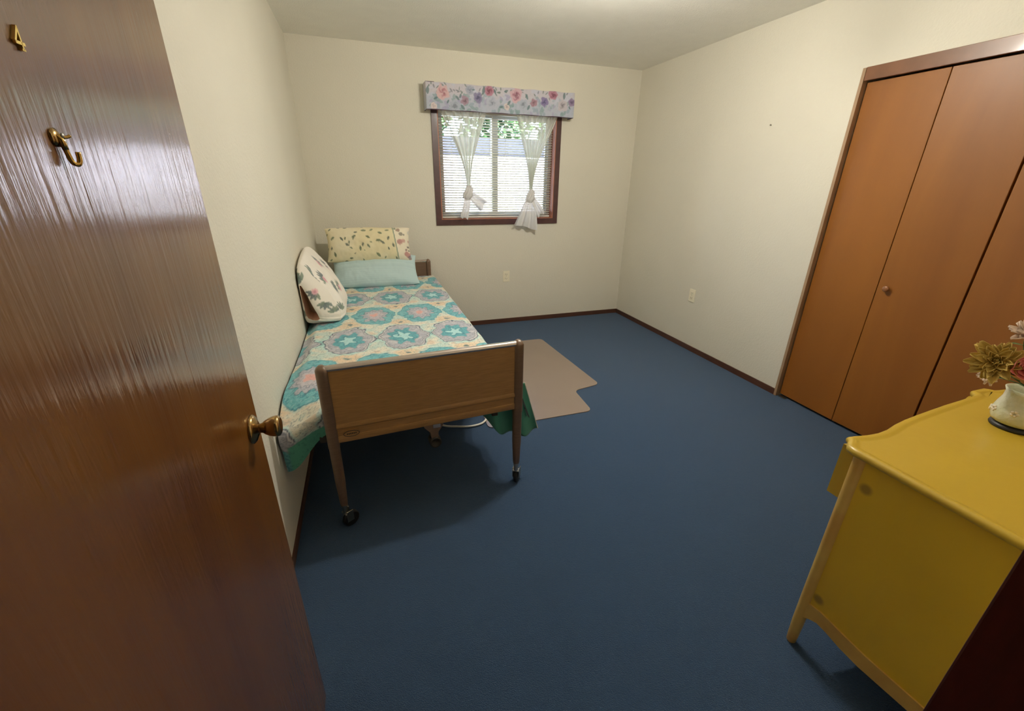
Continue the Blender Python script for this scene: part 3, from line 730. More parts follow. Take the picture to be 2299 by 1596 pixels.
def paint_spread(x, y):
    """teal and lavender medallions in staggered rows on a cream and ochre ground"""
    px, py = .305, .452
    wx = x + .020 * fbm(x, y, 9, 5) + .013 * fbm(x, y, 36, 15); wy = y + .028 * fbm(x, y, 9, 8) + .018 * fbm(x, y, 32, 18)
    # nearest centre of rows A (y = 2.43 + 2k*py/1) and B
    def cell(x0, y0):
        u = (wx - x0) / px; v = (wy - y0) / (2 * py)
        return (u - np.round(u)) * px, (v - np.round(v)) * 2 * py
    ax, ay = cell(-.151, 2.425); bx, by = cell(.0, 2.425 + py)
    col = np.ones(x.shape + (3,)) * np.array(lin((226, 222, 206)))
    n1 = fbm(x, y, 16, 2); n2 = fbm(x, y, 34, 4); n3 = fbm(x, y, 60, 6)
    col = over(col, sstep(-.05, .35, n1), lin((196, 216, 208)), .9)
    col = over(col, sstep(.15, .35, -n1), lin((222, 202, 180)), .9)
    def dist(ux, uy, sx=.135, sy=.205):
        a = np.arctan2(uy / sy, ux / sx); r = np.sqrt((ux / sx) ** 2 + (uy / sy) ** 2)
        sc = 1 + .055 * np.abs(np.cos(4 * a)) + .05 * np.cos(6 * a)
        return r / sc + .10 * n2 * .6, a
    da, aa = dist(ax, ay); db, ab = dist(bx, by)
    # ochre nodes above / below each A medallion, pale mint between neighbours
    ox, oy = np.abs(ax), np.abs(np.abs(ay) - py * .60)
    col = over(col, sstep(1.1, .5, np.hypot(ox / .10, oy / .075) + .3 * n2), lin((228, 204, 174)))
    col = over(col, sstep(1, .6, np.hypot(ox / .018, oy / .02)), lin((120, 134, 130)))
    mx_ = np.hypot((px / 2 - np.abs(ax)) / .045, ay / .085)
    col = over(col, sstep(1.1, .6, mx_ + .2 * n2), lin((196, 222, 210)))
    col = over(col, sstep(.42, .30, mx_), lin((84, 140, 138)))
    mb_ = np.hypot((px / 2 - np.abs(bx)) / .035, by / .06)
    col = over(col, sstep(1.1, .6, mb_ + .2 * n2), lin((200, 220, 202)))
    DK = lin((86, 92, 112)); GR = lin((180, 180, 190)); TE = lin((104, 176, 184)); TD = lin((60, 130, 148)); LT = lin((176, 218, 218))
    # type A: dark outline, lavender ring, teal heart with pale star
    col = over(col, sstep(1.08, 1.02, da), LT, .6)
    col = over(col, sstep(1.0, .97, da), DK); col = over(col, sstep(.955, .93, da) * 1.0, lin((206, 204, 206)))
    col = over(col, sstep(.90, .885, da), DK, .7); col = over(col, sstep(.87, .85, da), GR)
    tea = da * (1 + .16 * np.cos(8 * aa))
    col = over(col, sstep(.60, .57, tea), DK, .6); col = over(col, sstep(.565, .55, tea), TE)
    col = over(col, sstep(.08, .14, np.abs(n3)) * (tea < .53), TD, .55)
    col = over(col, sstep(.06, .02, np.abs(np.mod(n2 * 3 + da * 5, 1) - .5)) * (da < .86) * (tea > .6), DK, .55)
    col = over(col, sstep(.30, .27, da * (1 + .35 * np.cos(5 * aa))), TD); col = over(col, sstep(.25, .22, da * (1 + .35 * np.cos(5 * aa))), LT)
    ring = (da < .86) & (tea > .62)
    col = over(col, sstep(.10, .05, np.abs(np.mod(n3 * 4 + n1 * 2, 1) - .5)) * ring, lin((128, 128, 146)), .55)
    col = over(col, sstep(.1, .3, n2) * ring, lin((206, 204, 204)), .6)
    # type B: teal body, grey inner rosette, pink heart
    col = over(col, sstep(1.06, 1.0, db), LT, .5)
    col = over(col, sstep(1.0, .97, db), TD); col = over(col, sstep(.965, .945, db), TE)
    col = over(col, sstep(.05, .14, n3) * (db < .93), TD, .6)
    col = over(col, sstep(.03, .2, -n2) * (db < .93), lin((128, 190, 196)), .6)
    inb = db * (1 + .14 * np.cos(10 * ab))
    col = over(col, sstep(.60, .57, inb), DK, .7); col = over(col, sstep(.56, .54, inb), GR)
    col = over(col, sstep(.40, .38, inb), DK, .6); col = over(col, sstep(.37, .35, inb), lin((196, 190, 196)))
    col = over(col, sstep(.20, .15, db), lin((222, 168, 160)))
    body = (db < .95) & (inb > .62)
    col = over(col, sstep(.09, .04, np.abs(np.mod(n3 * 4 + n2 * 2, 1) - .5)) * body, lin((168, 206, 206)), .6)
    col = over(col, sstep(.09, .04, np.abs(np.mod(n2 * 5 + n3 * 2 + .3, 1) - .5)) * (inb < .55) * (db > .2), lin((120, 122, 138)), .6)
    # scrolls: thin noise isolines over the ground
    iso = np.abs(np.mod(n1 * 4.2 + n2 * 1.1, 1) - .5)
    gm = (np.minimum(da, db) > 1.02)
    col = over(col, sstep(.055, .02, iso) * gm, lin((132, 142, 146)), .7)
    iso2 = np.abs(np.mod(n2 * 5, 1) - .5)
    col = over(col, sstep(.10, .04, iso2) * (gm & (n1 > 0)), lin((126, 176, 172)), .6)
    return col
M_spread = attr_mat('printed_cotton_spread', .85, .15, .42, 62)
M_lining = mat('green_lining', (.075, .33, .235), .85, var=.2, vscale=6, sheen=.2)
def bedspread():
    t = thing('bedspread', (.1, 2.9, .57), 'teal and cream medallion bedspread with green lining, covering the bed', 'bedspread')
    x0, x1, y0, y1, zt = -.405, .572, 1.692, 4.07, .588
    skew = lambda x_, y_: (np.minimum(x_, .572) - .572) * .062 * np.exp(-(y_ - y0) / .35)
    # main sheet: top + right drop (away from the wall)
    drop = .27
    n = int((x1 - x0 + drop) / .0042); k = int((y1 - y0) / .0045)
    s = np.linspace(0, x1 - x0 + drop, n)[:, None] * np.ones(k); yy = np.linspace(y0, y1, k)[None, :] * np.ones((n, 1))
    over_ = np.clip(s - (x1 - x0), 0, None)
    r = .03
    th = np.clip(over_ / r, 0, PI / 2)
    X = x0 + np.minimum(s, x1 - x0) + r * np.sin(th) * .7; Z = zt - r * (1 - np.cos(th)) - np.clip(over_ - r * PI / 2, 0, None)
    down = np.clip((over_ - .02) / drop, 0, 1)
    X = X + down * (.022 * np.sin(yy * 17) + .012 * np.sin(yy * 41 + 1) + .03)
    flare = np.exp(-((yy - y0) / .16) ** 2)
    X = X + down * flare * .055
    Z = Z + down * (.05 + .012 * np.sin(yy * 9)) * (1 - flare) + .02 * flare * down
    ontop = 1 - np.clip(over_ / .01, 0, 1)
    Z = Z + ontop * (.006 * fbm(X, yy, 3.5, 9) + .003 * fbm(X, yy, 11, 12))
    # a fold line across and the sag of the left edge into the gap by the wall
    gap = sstep(-.33, -.405, X)
    Z = Z - gap * .045 * (.6 + .4 * np.sin(yy * 3))
    sag = lambda x_, y_: .012 * sstep(y0 + .05, y0, y_) + .048 * sstep(-.23, -.36, x_) * sstep(y0 + .24, y0, y_) ** 1.5
    Z = Z - sag(X, yy) * ontop
    cols = paint_spread(np.minimum(s, x1 - x0) + x0 + over_, yy)
    o = grid_obj('spread_top', np.stack([X, yy + skew(X, yy), Z], -1), M_spread, t, cols)
    # foot drop: patterned outside near the wall, hem rising to the middle
    nx = 150
    xs_ = np.linspace(-.405, .44, nx)[:, None] * np.ones(90); g = np.linspace(0, 1, 90)[None, :] * np.ones((nx, 1))
    hem = .318 + .155 * sstep(-.405, -.20, xs_)
    ztop = zt - sag(xs_, np.full_like(xs_, y0)) + .006 * fbm(xs_, np.full_like(xs_, y0), 3.5, 9) + .003 * fbm(xs_, np.full_like(xs_, y0), 11, 12) - sstep(-.33, -.405, xs_) * .045 * (.6 + .4 * np.sin(y0 * 3))
    Zf = ztop - g ** 1.3 * (ztop - hem)
    Yf = y0 - .016 * np.sin(np.clip(g * 6, 0, PI)) * sstep(-.15, -.25, xs_) + .012 * g * np.sin(xs_ * 38) + .030 * np.clip(g - .5, 0, 1)
    cf = paint_spread(xs_, y0 - (ztop - Zf))
    cf = over(cf, sstep(-.004, .004, .492 + (xs_ + .266) * .47 - Zf) * sstep(-.392, -.378, xs_), (.085, .35, .25))
    grid_obj('foot_drop', np.stack([xs_, Yf + skew(xs_, y0), Zf], -1), M_spread, t, cf)
    # lining side folded out: left corner triangle and the right corner that hangs below the footboard
    def sheet(name, poly_fn, nn, kk):
        a = np.linspace(0, 1, nn)[:, None] * np.ones(kk); b_ = np.linspace(0, 1, kk)[None, :] * np.ones((nn, 1))
        return solidify(grid_obj(name, poly_fn(a, b_), M_lining, t), .002, 0)
    def right_flap(a, b_):
        x = .42 + (.225 + .085 * b_) * a; zt_ = .50 + .045 * a
        zb = .36 - .105 * sstep(0, .55, a) + .012 * np.sin(a * 14)
        z = zt_ + (zb - zt_) * b_; y = y0 + .012 + .016 * np.sin(a * 15) * b_ + .02 * (1 - a) * b_ + .01 * b_
        y = y + .05 * (1 - sstep(0, .25, a))
        return np.stack([x, y, z], -1)
    sheet('lining_flap', right_flap, 60, 24)
    # white edge stitching of the right corner
    e = B(); pts = []
    for i in range(12):
        b_ = i / 11; v = right_flap(np.array([[1.0]]), np.array([[b_]]))[0, 0]; pts.append(tuple(v))
    add_tube(e, pts, .0022, 6)
    obj('hem_edge', e, M_white, t)
bedspread()

# ------------------------------------------------------------------ pillows
def pillow_pts(L, W, T, n=150, k=120, open_near=False, seed=0):
    """local x = length, y = width, z = thickness; returns (k angles, n stations, 3) and print coordinates"""
    th = np.linspace(0, 2 * PI, k, endpoint=False)[:, None] * np.ones(n)
    s = np.linspace(-1, 1, n)[None, :] * np.ones((k, 1))
    w = W * (1 - .05 * (1 - np.abs(s) ** 3)) * (1 - .10 * np.abs(s) ** 8) * (1 + .02 * np.sin(s * 5 + seed))
    if open_near:
        h = T * np.where(s > 0, np.clip(1 - np.abs(s) ** 3.2, 0.02, 1) ** .55, 1.0)
        h = np.where(s <= 0, T * (.34 + .66 * np.clip((1 + s) / .45, 0, 1) ** .6), h)
    else:
        h = T * np.clip(1 - np.abs(s) ** 3.2, 0.015, 1) ** .55
    c, sn = np.cos(th), np.sin(th)
    y = w * np.sign(c) * np.abs(c) ** .85
    z = h * np.sign(sn) * np.abs(sn) ** (1.0 if not open_near else .9)
    x = L * s * (1 - .05 * (1 - np.abs(c) ** 2) * np.abs(s) ** 6 * (0 if open_near else 1))
    # corners drawn out, wrinkles radiating from the ends
    wr = .010 * fbm(s * 2.5, y * 8, 2.0, seed) + .012 * fbm(s * 1.2 + 4, y * 4, 1.6, seed + 3)
    z = z + np.sign(sn) * wr * (np.abs(sn) ** .5) * np.clip(h / T * 1.2, 0, 1)
    return np.stack([x, y, z], -1), x, y, sn

def place(P, M):
    A = np.array(M)
    return P @ A[:3, :3].T + A[:3, 3]
def axes(xa, ya, loc):
    X = Vector(xa).normalized(); Y = Vector(ya); Y = (Y - X * Y.dot(X)).normalized(); Z = X.cross(Y)
    return Matrix(((X.x, Y.x, Z.x, loc[0]), (X.y, Y.y, Z.y, loc[1]), (X.z, Y.z, Z.z, loc[2]), (0, 0, 0, 1)))

LG = [(92, 106, 82), (110, 124, 96), (80, 92, 84), (124, 132, 104)]
def paint_leafy(x, y, L, W):
    col = np.ones(x.shape + (3,)) * np.array(lin((226, 214, 176)))
    col = over(col, sstep(-.1, .4, fbm(x, y, 5, 3)), lin((234, 224, 196)), .8)
    # px positions read off the printed cloth: crop spans x 500..1220 -> -L..cuff, y 150..480 -> +W..-W
    P = lambda u, v: (-L + (u - 490) / 850 * 2 * L, W - (v - 150) / 330 * 2 * W)
    for (u, v, an, sz) in [(652, 270, -.9, 18), (684, 268, 1.3, 14), (720, 300, 1.5, 14), (700, 322, -.2, 18), (735, 350, -.4, 14), (770, 250, .4, 18), (790, 212, .3, 16), (762, 270, .9, 12), (868, 195, .0, 22), (945, 190, .6, 17),
                       (905, 255, -.5, 20), (852, 322, 1.3, 17), (825, 355, 1.5, 20), (905, 335, -.9, 18), (930, 305, .5, 12), (1010, 290, -.1, 24), (1045, 305, -.5, 20), (1028, 220, -.3, 20), (1100, 195, .2, 18), (1108, 270, 1.2, 19),
                       (1155, 335, -1.3, 20), (1105, 365, -1.3, 14), (998, 415, -.8, 24), (728, 440, .1, 15), (575, 405, -1.4, 20), (548, 350, 1.4, 15), (510, 355, 1.2, 12), (565, 260, .8, 20), (620, 162, -.1, 12), (690, 162, .3, 18), (855, 155, .2, 14),
                       (1015, 142, .1, 18), (848, 460, -1.2, 14), (675, 465, .1, 14), (1180, 450, -1.2, 14), (865, 372, .9, 8), (540, 180, .8, 14), (510, 225, .9, 13), (950, 150, .3, 12), (1065, 440, 1.0, 12), (530, 450, .6, 12), (770, 400, .4, 8)]:
        cx_, cy_ = P(u, v); k = 2 * L / 850 * 1.1
        col = over(col, leafmask(x, y, cx_, cy_, an, sz * k * 1.15, sz * k * .50, .2), lin(LG[(u + v) % 4]), .9)
    # cuff with a green band and red blossoms
    cx_ = -L + (1180 - 490) / 850 * 2 * L
    slope = cx_ + (W - y) * .12 - W * .12
    col = over(col, (x > slope) * 1.0, lin((232, 222, 200)))
    col = over(col, sstep(.006, .003, np.abs(x - slope)), lin((138, 152, 130)))
    for (u, v, r, c) in [(1225, 300, .026, (176, 120, 116)), (1260, 290, .02, (196, 150, 140)), (1215, 190, .02, (150, 120, 104)), (1240, 230, .018, (128, 124, 112)), (1295, 420, .028, (184, 124, 122)), (1325, 445, .02, (128, 110, 120)), (1305, 350, .013, (110, 96, 90)),
                         (1285, 375, .012, (140, 100, 100)), (1320, 300, .016, (200, 150, 140)), (1270, 235, .01, (90, 96, 88)), (1310, 385, .008, (80, 80, 76)), (1180, 175, .012, (120, 130, 110)), (1330, 215, .018, (206, 200, 190))]:
        qx, qy = P(u, v); d = np.hypot(x - qx, y - qy) / r + .5 * fbm(x, y, 40, 2)
        col = over(col, sstep(1.0, .8, d), lin(c), .85)
    return col
def pillow_floral():
    L, W, T = .345, .150, .085
    P, x, y, sn = pillow_pts(L, W, T, seed=2)
    cols = paint_leafy(x, y, L, W)
    M = axes((1, -.02, -.01), (0, .30, 1), (.030, 3.915, .910))
    o = grid_obj('pillow', place(P, M), attr_mat('leaf_print_cotton', .85, .1, 0), None, cols, wrap_u=True)
    tagset(o, 'cream pillow with small green leaf print propped on the blue pillow', 'pillow')
pillow_floral()
def pillow_blue():
    L, W, T = .352, .175, .080
    P, x, y, sn = pillow_pts(L, W, T, seed=8)
    st = .5 + .5 * np.sin(y * 420)
    cols = np.ones(x.shape + (3,)) * np.array(lin((188, 210, 212)))
    cols = over(cols, st * .35, lin((160, 186, 194)))
    M = axes((1, -.03, .0), (0, .80, .62), (.060, 3.845, .700))
    o = grid_obj('pillow', place(P, M), attr_mat('pale_blue_stripe_cotton', .85, .1, 0), None, cols, wrap_u=True)
    tagset(o, 'pale blue striped pillow lying flat beneath the leaf print pillow', 'pillow')
pillow_blue()
def pillow_sham():
    y0, y1 = 2.790, 3.450
    n, k = 130, 120
    # cross-section, counter-clockwise seen from the near end: wall side up, front side down
    ctrl = [(-.200, .597), (-.300, .594), (-.380, .598), (-.404, .625), (-.409, .70), (-.410, .80), (-.409, .90), (-.400, .955), (-.378, .968), (-.345, .940),
            (-.300, .885), (-.248, .815), (-.205, .745), (-.178, .685), (-.168, .640), (-.176, .608)]
    cl = [Vector((a, b_, 0)) for a, b_ in ctrl]; m_ = len(cl); ring = []
    for i in range(k):
        t_ = i / k * m_; q = int(t_); f = t_ - q; a, b_, c, d = cl[(q - 1) % m_], cl[q], cl[(q + 1) % m_], cl[(q + 2) % m_]
        ring.append(.5 * ((2 * b_) + (c - a) * f + (2 * a - 5 * b_ + 4 * c - d) * f * f + (3 * b_ - a - 3 * c + d) * f ** 3))
    ring = np.array([(v.x, v.y) for v in ring]); cen = np.array([-.32, .76])
    s = np.linspace(0, 1, n)[None, :] * np.ones((k, 1))
    sc_ = np.where(s > .5, np.clip(1 - (np.abs(s - .5) * 2) ** 5, .04, 1) ** .5, 1.0)
    sc_ = sc_ * (1 - .10 * sstep(.16, 0, s))
    foot = np.array([-.40, .60])
    RX = ring[:, 0:1]; RZ = ring[:, 1:2]
    X = np.where(s > .5, foot[0] + (RX - foot[0]) * (.25 + .75 * sc_), foot[0] + (RX - foot[0]) * sc_)
    Z = .598 + (RZ - .598) * (.80 + .20 * sc_)
    Z = Z + (.035 * (RZ - .6) / .36) * np.sin(PI * s)
    ind = (RX > -.39) * (RZ > .62)
    X = X + ind * (.012 * fbm(s * 3, RZ * 6, 2, 21) - .008 * np.abs(np.sin(PI * s * 2 + RZ * 8)) * (RZ < .85))
    Y = y0 + (y1 - y0) * s + .03 * (RZ - .6) / .36 * s
    P = np.stack([X, Y, Z], -1)
    # print coordinates: x along the pillow, yv up its front
    def paint(x, yv):
        col = np.ones(x.shape + (3,)) * np.array(lin((238, 231, 222)))
        ro = random.Random(5)
        def spray(cx_, cy_, ang, sc2, pink=True):
            nonlocal col
            for q in range(5):
                a = ang + (q - 2) * .5
                col = over(col, leafmask(x, yv, cx_ + math.cos(a) * .030 * sc2, cy_ + math.sin(a) * .030 * sc2, a, .026 * sc2, .0095 * sc2, .2), lin(ro.choice([(104, 120, 116), (120, 136, 120), (96, 108, 112)])), .9)
            if pink:
                d = np.hypot((x - cx_), (yv - cy_)) / (.022 * sc2) + .5 * fbm(x, yv, 30, 3)
                col = over(col, sstep(1, .8, d), lin((226, 176, 184)), .9); col = over(col, sstep(.5, .3, d), lin((200, 130, 144)), .7)
        for a in [(.03, .90, 2.4, 1.0, False), (.10, .845, 2.4, 1.1), (.16, .80, -1.0, 1.2, False), (.03, .66, 1.1, 1.0, False), (.25, .92, .5, 1.0), (.30, .74, 2, 1.1), (.42, .86, 1, 1.2), (.50, .70, 0, 1.0), (-.03, .87, .6, .9, False), (-.085, .80, -1.0, .95), (-.13, .735, -1.4, .9, False), (-.175, .660, 1.4, .8, False), (-.03, .66, .6, .7)]:
            spray(*a)
        return col
    cols = paint(Y - y0, Z)
    t = thing('pillow', (-.29, 3.08, .594), 'white pillow with large rose print leaning on the left wall, case open', 'pillow')
    clo = attr_mat('rose_print_cotton', .85, .1, 0)
    grid_obj('pillowcase', P, clo, t, cols, wrap_u=True)
    # the near end: case cloth folded over, leaving a slanting opening at the wall side
    op = np.array([(-.335, .622), (-.362, .620), (-.385, .630), (-.396, .655), (-.399, .70), (-.400, .75), (-.401, .80), (-.400, .835), (-.397, .846), (-.390, .838), (-.378, .805), (-.366, .78), (-.354, .74), (-.340, .70), (-.325, .66), (-.318, .632)])
    oi = np.linspace(0, 16, k, endpoint=False); opr = np.stack([np.interp(oi, np.arange(17), np.append(op[:, c], op[0, c])) for c in (0, 1)], -1)
    g = np.linspace(0, 1, 26)[None, :] * np.ones((k, 1))
    CX = P[:, 0:1, 0] * (1 - g) + opr[:, 0:1] * g; CZ = P[:, 0:1, 2] * (1 - g) + opr[:, 1:2] * g
    wid = np.hypot(P[:, 0:1, 0] - opr[:, 0:1], P[:, 0:1, 2] - opr[:, 1:2])
    CY = y0 - .38 * wid * np.sin(PI * g * .62) + .004 * fbm(CX * 9, CZ * 9, 4, 3) * g
    Q = np.stack([CX, CY, CZ], -1)
    grid_obj('case_end', Q, clo, t, paint(-(.01 + .95 * (CX + .40)), CZ), wrap_u=True)
    g = np.linspace(0, 1, 10)[None, :] * np.ones((k, 1))
    y_e = CY[:, -1:]
    sh = 1 - .04 * np.sin(PI * g) * 0
    IX = -.362 + (opr[:, 0:1] + .362) * (1 - .35 * g ** 2); IZ = .70 + (opr[:, 1:2] - .70) * (1 - .15 * g)
    Q = np.stack([IX, y_e * (1 - g) + (y0 + .11) * g, IZ], -1)
    ci = np.ones(Q.shape) * np.array(lin((216, 180, 156)))
    grid_obj('case_inside', Q, attr_mat('case_inside_cotton', .9, .1, 0), t, ci, wrap_u=True)
    Q = np.stack([-.362 + (IX[:, -1:] + .362) * (1 - g), y0 + .11 - .03 * np.sin(g * PI / 2), .70 + (IZ[:, -1:] - .70) * (1 - g)], -1)
    grid_obj('pillow_inside', Q, attr_mat('pillow_ticking', .9, .1, 0), t, np.ones(Q.shape) * np.array(lin((196, 176, 150))), wrap_u=True)
pillow_sham()

# ------------------------------------------------------------------ floor mat and cord
def round_poly(pts, r, n=5):
    out = []; m = len(pts)
    for i in range(m):
        p, a, b_ = Vector(pts[i]), Vector(pts[i - 1]), Vector(pts[(i + 1) % m])
        u = (a - p).normalized(); v = (b_ - p).normalized(); rr = min(r, (a - p).length * .4, (b_ - p).length * .4)
        P0, P2 = p + u * rr, p + v * rr
        for j in range(n + 1): t = j / n; out.append(tuple(P0 * (1 - t) ** 2 + p * 2 * t * (1 - t) + P2 * t * t))
    return out
mp_ = round_poly([(.36, 2.60), (.62, 2.50), (.60, 2.20), (1.325, 2.205), (1.345, 2.509), (1.575, 2.555), (1.528, 3.612), (.36, 3.63)], .045)
fm = B(); add_prism(fm, mp_, 'z', 0.001, .006)
tagset(obj('floor_mat', fm, M_plasmat), 'tan plastic chair mat with a lip lying on the carpet beside the bed', 'mat')
cp = smooth_path([(.08, 2.75, .012), (.22, 2.46, .012), (.33, 2.31, .012), (.42, 2.265, .012), (.50, 2.245, .012), (.575, 2.26, .012), (.625, 2.32, .012), (.645, 2.38, .02), (.66, 2.44, .03), (.69, 2.40, .02), (.705, 2.29, .012), (.715, 2.20, .012), (.74, 2.14, .012), (.80, 2.13, .014), (.86, 2.20, .016), (.84, 2.32, .02)], 8)
tagset(obj('power_cord', add_tube(B(), cp, .0065, 8), M_white, smooth=True), 'white cord looping over the carpet under the bed', 'cord')

# ------------------------------------------------------------------ dresser
def dresser():
    t = thing('dresser', (1.95, .38, 0), 'pale yellow painted dresser with a wavy front edge in the right foreground', 'dresser')
    XA, XB, YA, YC, TZ = 1.205, 2.665, .135, .628, .752
    # top: outline with serpentine front
    fr_ = [(1.188, .598), (1.186, .615), (1.193, .640), (1.212, .652), (1.230, .662), (1.238, .673), (1.262, .671), (1.30, .664), (1.345, .6615), (1.395, .667), (1.45, .680), (1.51, .690), (1.58, .698), (1.66, .706), (1.75, .714), (1.85, .7205), (1.925, .727), (1.940, .730), (1.948, .742), (1.962, .752)]
    cxm = 1.995
    mir = [(cxm + (cxm - x) * .86, y) for x, y in reversed(fr_)]
    right = max(p[0] for p in mir)
    outline = [(1.192, .128)] + [(1.184, .20), (1.186, .40)] + fr_ + mir + [(right - .004, .40), (right - .004, .128)]
    XB = right - .02
    def offset(pl, d):
        out = []; m = len(pl); cx_ = sum(p[0] for p in pl) / m; 
        for i in range(m):
            p = Vector(pl[i]); a = Vector(pl[i - 1]); b_ = Vector(pl[(i + 1) % m]); e = (b_ - a).normalized(); nrm = Vector((-e.y, e.x))
            # inward: toward interior point
            if nrm.dot(Vector((cx_, .38)) - p) < 0 and abs(p.y - .128) > .001: nrm = -nrm
            if abs(p.y - .128) < .001: nrm = Vector((0, 1)) * .0 + Vector((1 if p.x < 1.5 else -1, 0))
            q = p + nrm * d
            out.append((q.x, q.y))
        return out
    bm = B(); layers = [(0.010, TZ), (0.002, TZ + .003), (0, TZ + .010), (.001, TZ + .016), (.005, TZ + .0205), (.012, TZ + .0225), (.020, TZ + .0215), (.026, TZ + .019), (.032, TZ + .019)]
    rings = [[bm.verts.new((x, y, z)) for x, y in offset(outline, d)] for d, z in layers]
    m = len(outline)
    for a, b_ in zip(rings, rings[1:]):
        for i in range(m): bm.faces.new((a[i], a[(i + 1) % m], b_[(i + 1) % m], b_[i]))
    bm.faces.new(rings[0][::-1]); bm.faces.new(rings[-1])
    obj('top', bm, M_dresser, t, angle=60)
    # side panels (left one is seen) with a shaped bottom rail
    def side(x, s):
        pts = [(YA, .745), (YA, .172), (.28, .164), (.36, .156), (.43, .149), (.485, .151), (.53, .159), (.56, .160), (.58, .150), (.60, .136), (.60, .745)]
        o = obj('side_panel', add_prism(B(), pts, 'x', x, x + .016 * s), M_dresser, t)
        rl = B()
        add_prism(rl, [(YA, .172), (.28, .164), (.36, .156), (.43, .149), (.485, .151), (.53, .159), (.56, .160), (.58, .150), (.60, .136), (.60, .200), (.56, .207), (.50, .203), (.43, .200), (.30, .208), (YA, .218)], 'x', x - .005 * s, x + .001 * s)
        obj('bottom_rail', rl, M_dresser_edge, t, angle=30)
        return o
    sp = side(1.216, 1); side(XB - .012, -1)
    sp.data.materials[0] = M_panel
    # four posts that end as feet
    for (x, y) in ((1.222, .612), (1.222, YA + .012), (XB - .018, .612), (XB - .018, YA + .012)):
        rr = .0175
        prof = [(rr * .55, 0), (rr * .8, .006), (rr * .86, .03), (rr * .98, .10), (rr, .22), (rr, TZ)]
        obj('leg', add_lathe(B(), prof, Matrix.Translation((x, y, 0)), 24), M_dresser_edge, t, angle=40)
    obj('back_panel', box(1.235, XB - .03, YA, YA + .008, .18, .745), M_dresser, t)
    obj('case_bottom', box(1.235, XB - .03, YA + .01, .60, .195, .21), M_dresser, t)
    # drawers follow the wavy front; the top ones stand proud
    def front_y(x):
        pl = fr_[5:] + mir[:-5]
        for (xa, ya), (xb, yb) in zip(pl, pl[1:]):
            if xa <= x <= xb: return ya + (yb - ya) * (x - xa) / max(xb - xa, 1e-6)
        return .66
    def drawer(xa, xb, z0, z1, back):
        n = 28; xs_ = [xa + (xb - xa) * i / n for i in range(n + 1)]
        pts = [(x, front_y(x) - back) for x in xs_] + [(xb, .598), (xa, .598)]
        d = obj('drawer', add_prism(B(), pts, 'z', z0, z1), M_dresser, t, angle=30)
        xc = (xa + xb) / 2; y = front_y(xc) - back
        p = smooth_path([(xc - .045, y - .002, (z0 + z1) / 2), (xc - .040, y + .02, (z0 + z1) / 2), (xc, y + .026, (z0 + z1) / 2 - .006), (xc + .040, y + .02, (z0 + z1) / 2), (xc + .045, y - .002, (z0 + z1) / 2)], 5)
        obj('drawer_handle', add_tube(B(), p, .004, 8), M_oldbrass, d, smooth=True)
    xm = (1.225 + XB) / 2
    drawer(1.246, xm - .006, .575, .742, -.006); drawer(xm + .006, XB - .045, .575, .742, -.006)
    # the outer edge board of the top left drawer shows past the leg
    for z0, z1 in ((.400, .562), (.215, .388)):
        drawer(1.246, xm - .006, z0, z1, .034); drawer(xm + .006, XB - .045, z0, z1, .034)
dresser()

# ------------------------------------------------------------------ vase and artificial flowers
VX, VY, VZ = 1.770, .560, .7715
def vase():
    t = thing('vase', (VX, VY, VZ), 'white china vase on a black foot standing on the yellow dresser', 'vase')
    M = Matrix.Translation((VX, VY, VZ))
    obj('vase_foot', add_lathe(B(), [(.050, 0), (.052, .004), (.050, .010), (.044, .014), (0, .014)], M, 36), M_black, t, smooth=True)
    mv = mat('mottled_china', (.74, .72, .60), .35, col2=(.52, .55, .36), vscale=22, bump=.5, bscale=45, coat=.3, bdist=.006)
    obj('vase_body', add_lathe(B(), [(.040, .0142), (.050, .018), (.056, .030), (.058, .048), (.053, .070), (.047, .090), (.046, .108), (.051, .120), (.047, .121), (.041, .108), (.042, .090), (0, .085)], M, 40), mv, t, smooth=True)
    for i in range(9):
        a = i * 2.4; z = .03 + .06 * ((i * .37) % 1); r = .054
        c = (VX + r * math.cos(a), VY + r * math.sin(a), VZ + z)
        b_ = B()
        for j in range(5):
            an = j * 2 * PI / 5; s = Vector((-math.sin(a), math.cos(a), 0)); u = Vector((0, 0, 1)); q = Vector(c) + (s * math.cos(an) + u * math.sin(an)) * .006 + Vector((math.cos(a), math.sin(a), 0)) * .003
            bmesh.ops.create_icosphere(b_, subdivisions=1, radius=.0045, matrix=Matrix.Translation(q))
        obj('china_blossom', b_, mat('china_relief', (.80, .72, .58), .4), t, smooth=True)
vase()
def petal(bm, base, dir_, up, L, W, curl=.3, cup=.15):
    d = Vector(dir_).normalized(); u = Vector(up); s = d.cross(u).normalized(); u = s.cross(d)
    n, k = 6, 5; V = []
    for i in range(n):
        f = i / (n - 1); w = W * math.sin(PI * (f * .86 + .08)) ** .8
        row = []
        for j in range(k):
            g = (j / (k - 1) - .5) * 2
            row.append(bm.verts.new(Vector(base) + d * L * f + s * w * g + u * (L * curl * f * f + cup * W * g * g)))
        V.append(row)
    for i in range(n - 1):
        for j in range(k - 1): bm.faces.new((V[i][j], V[i + 1][j], V[i + 1][j + 1], V[i][j + 1]))
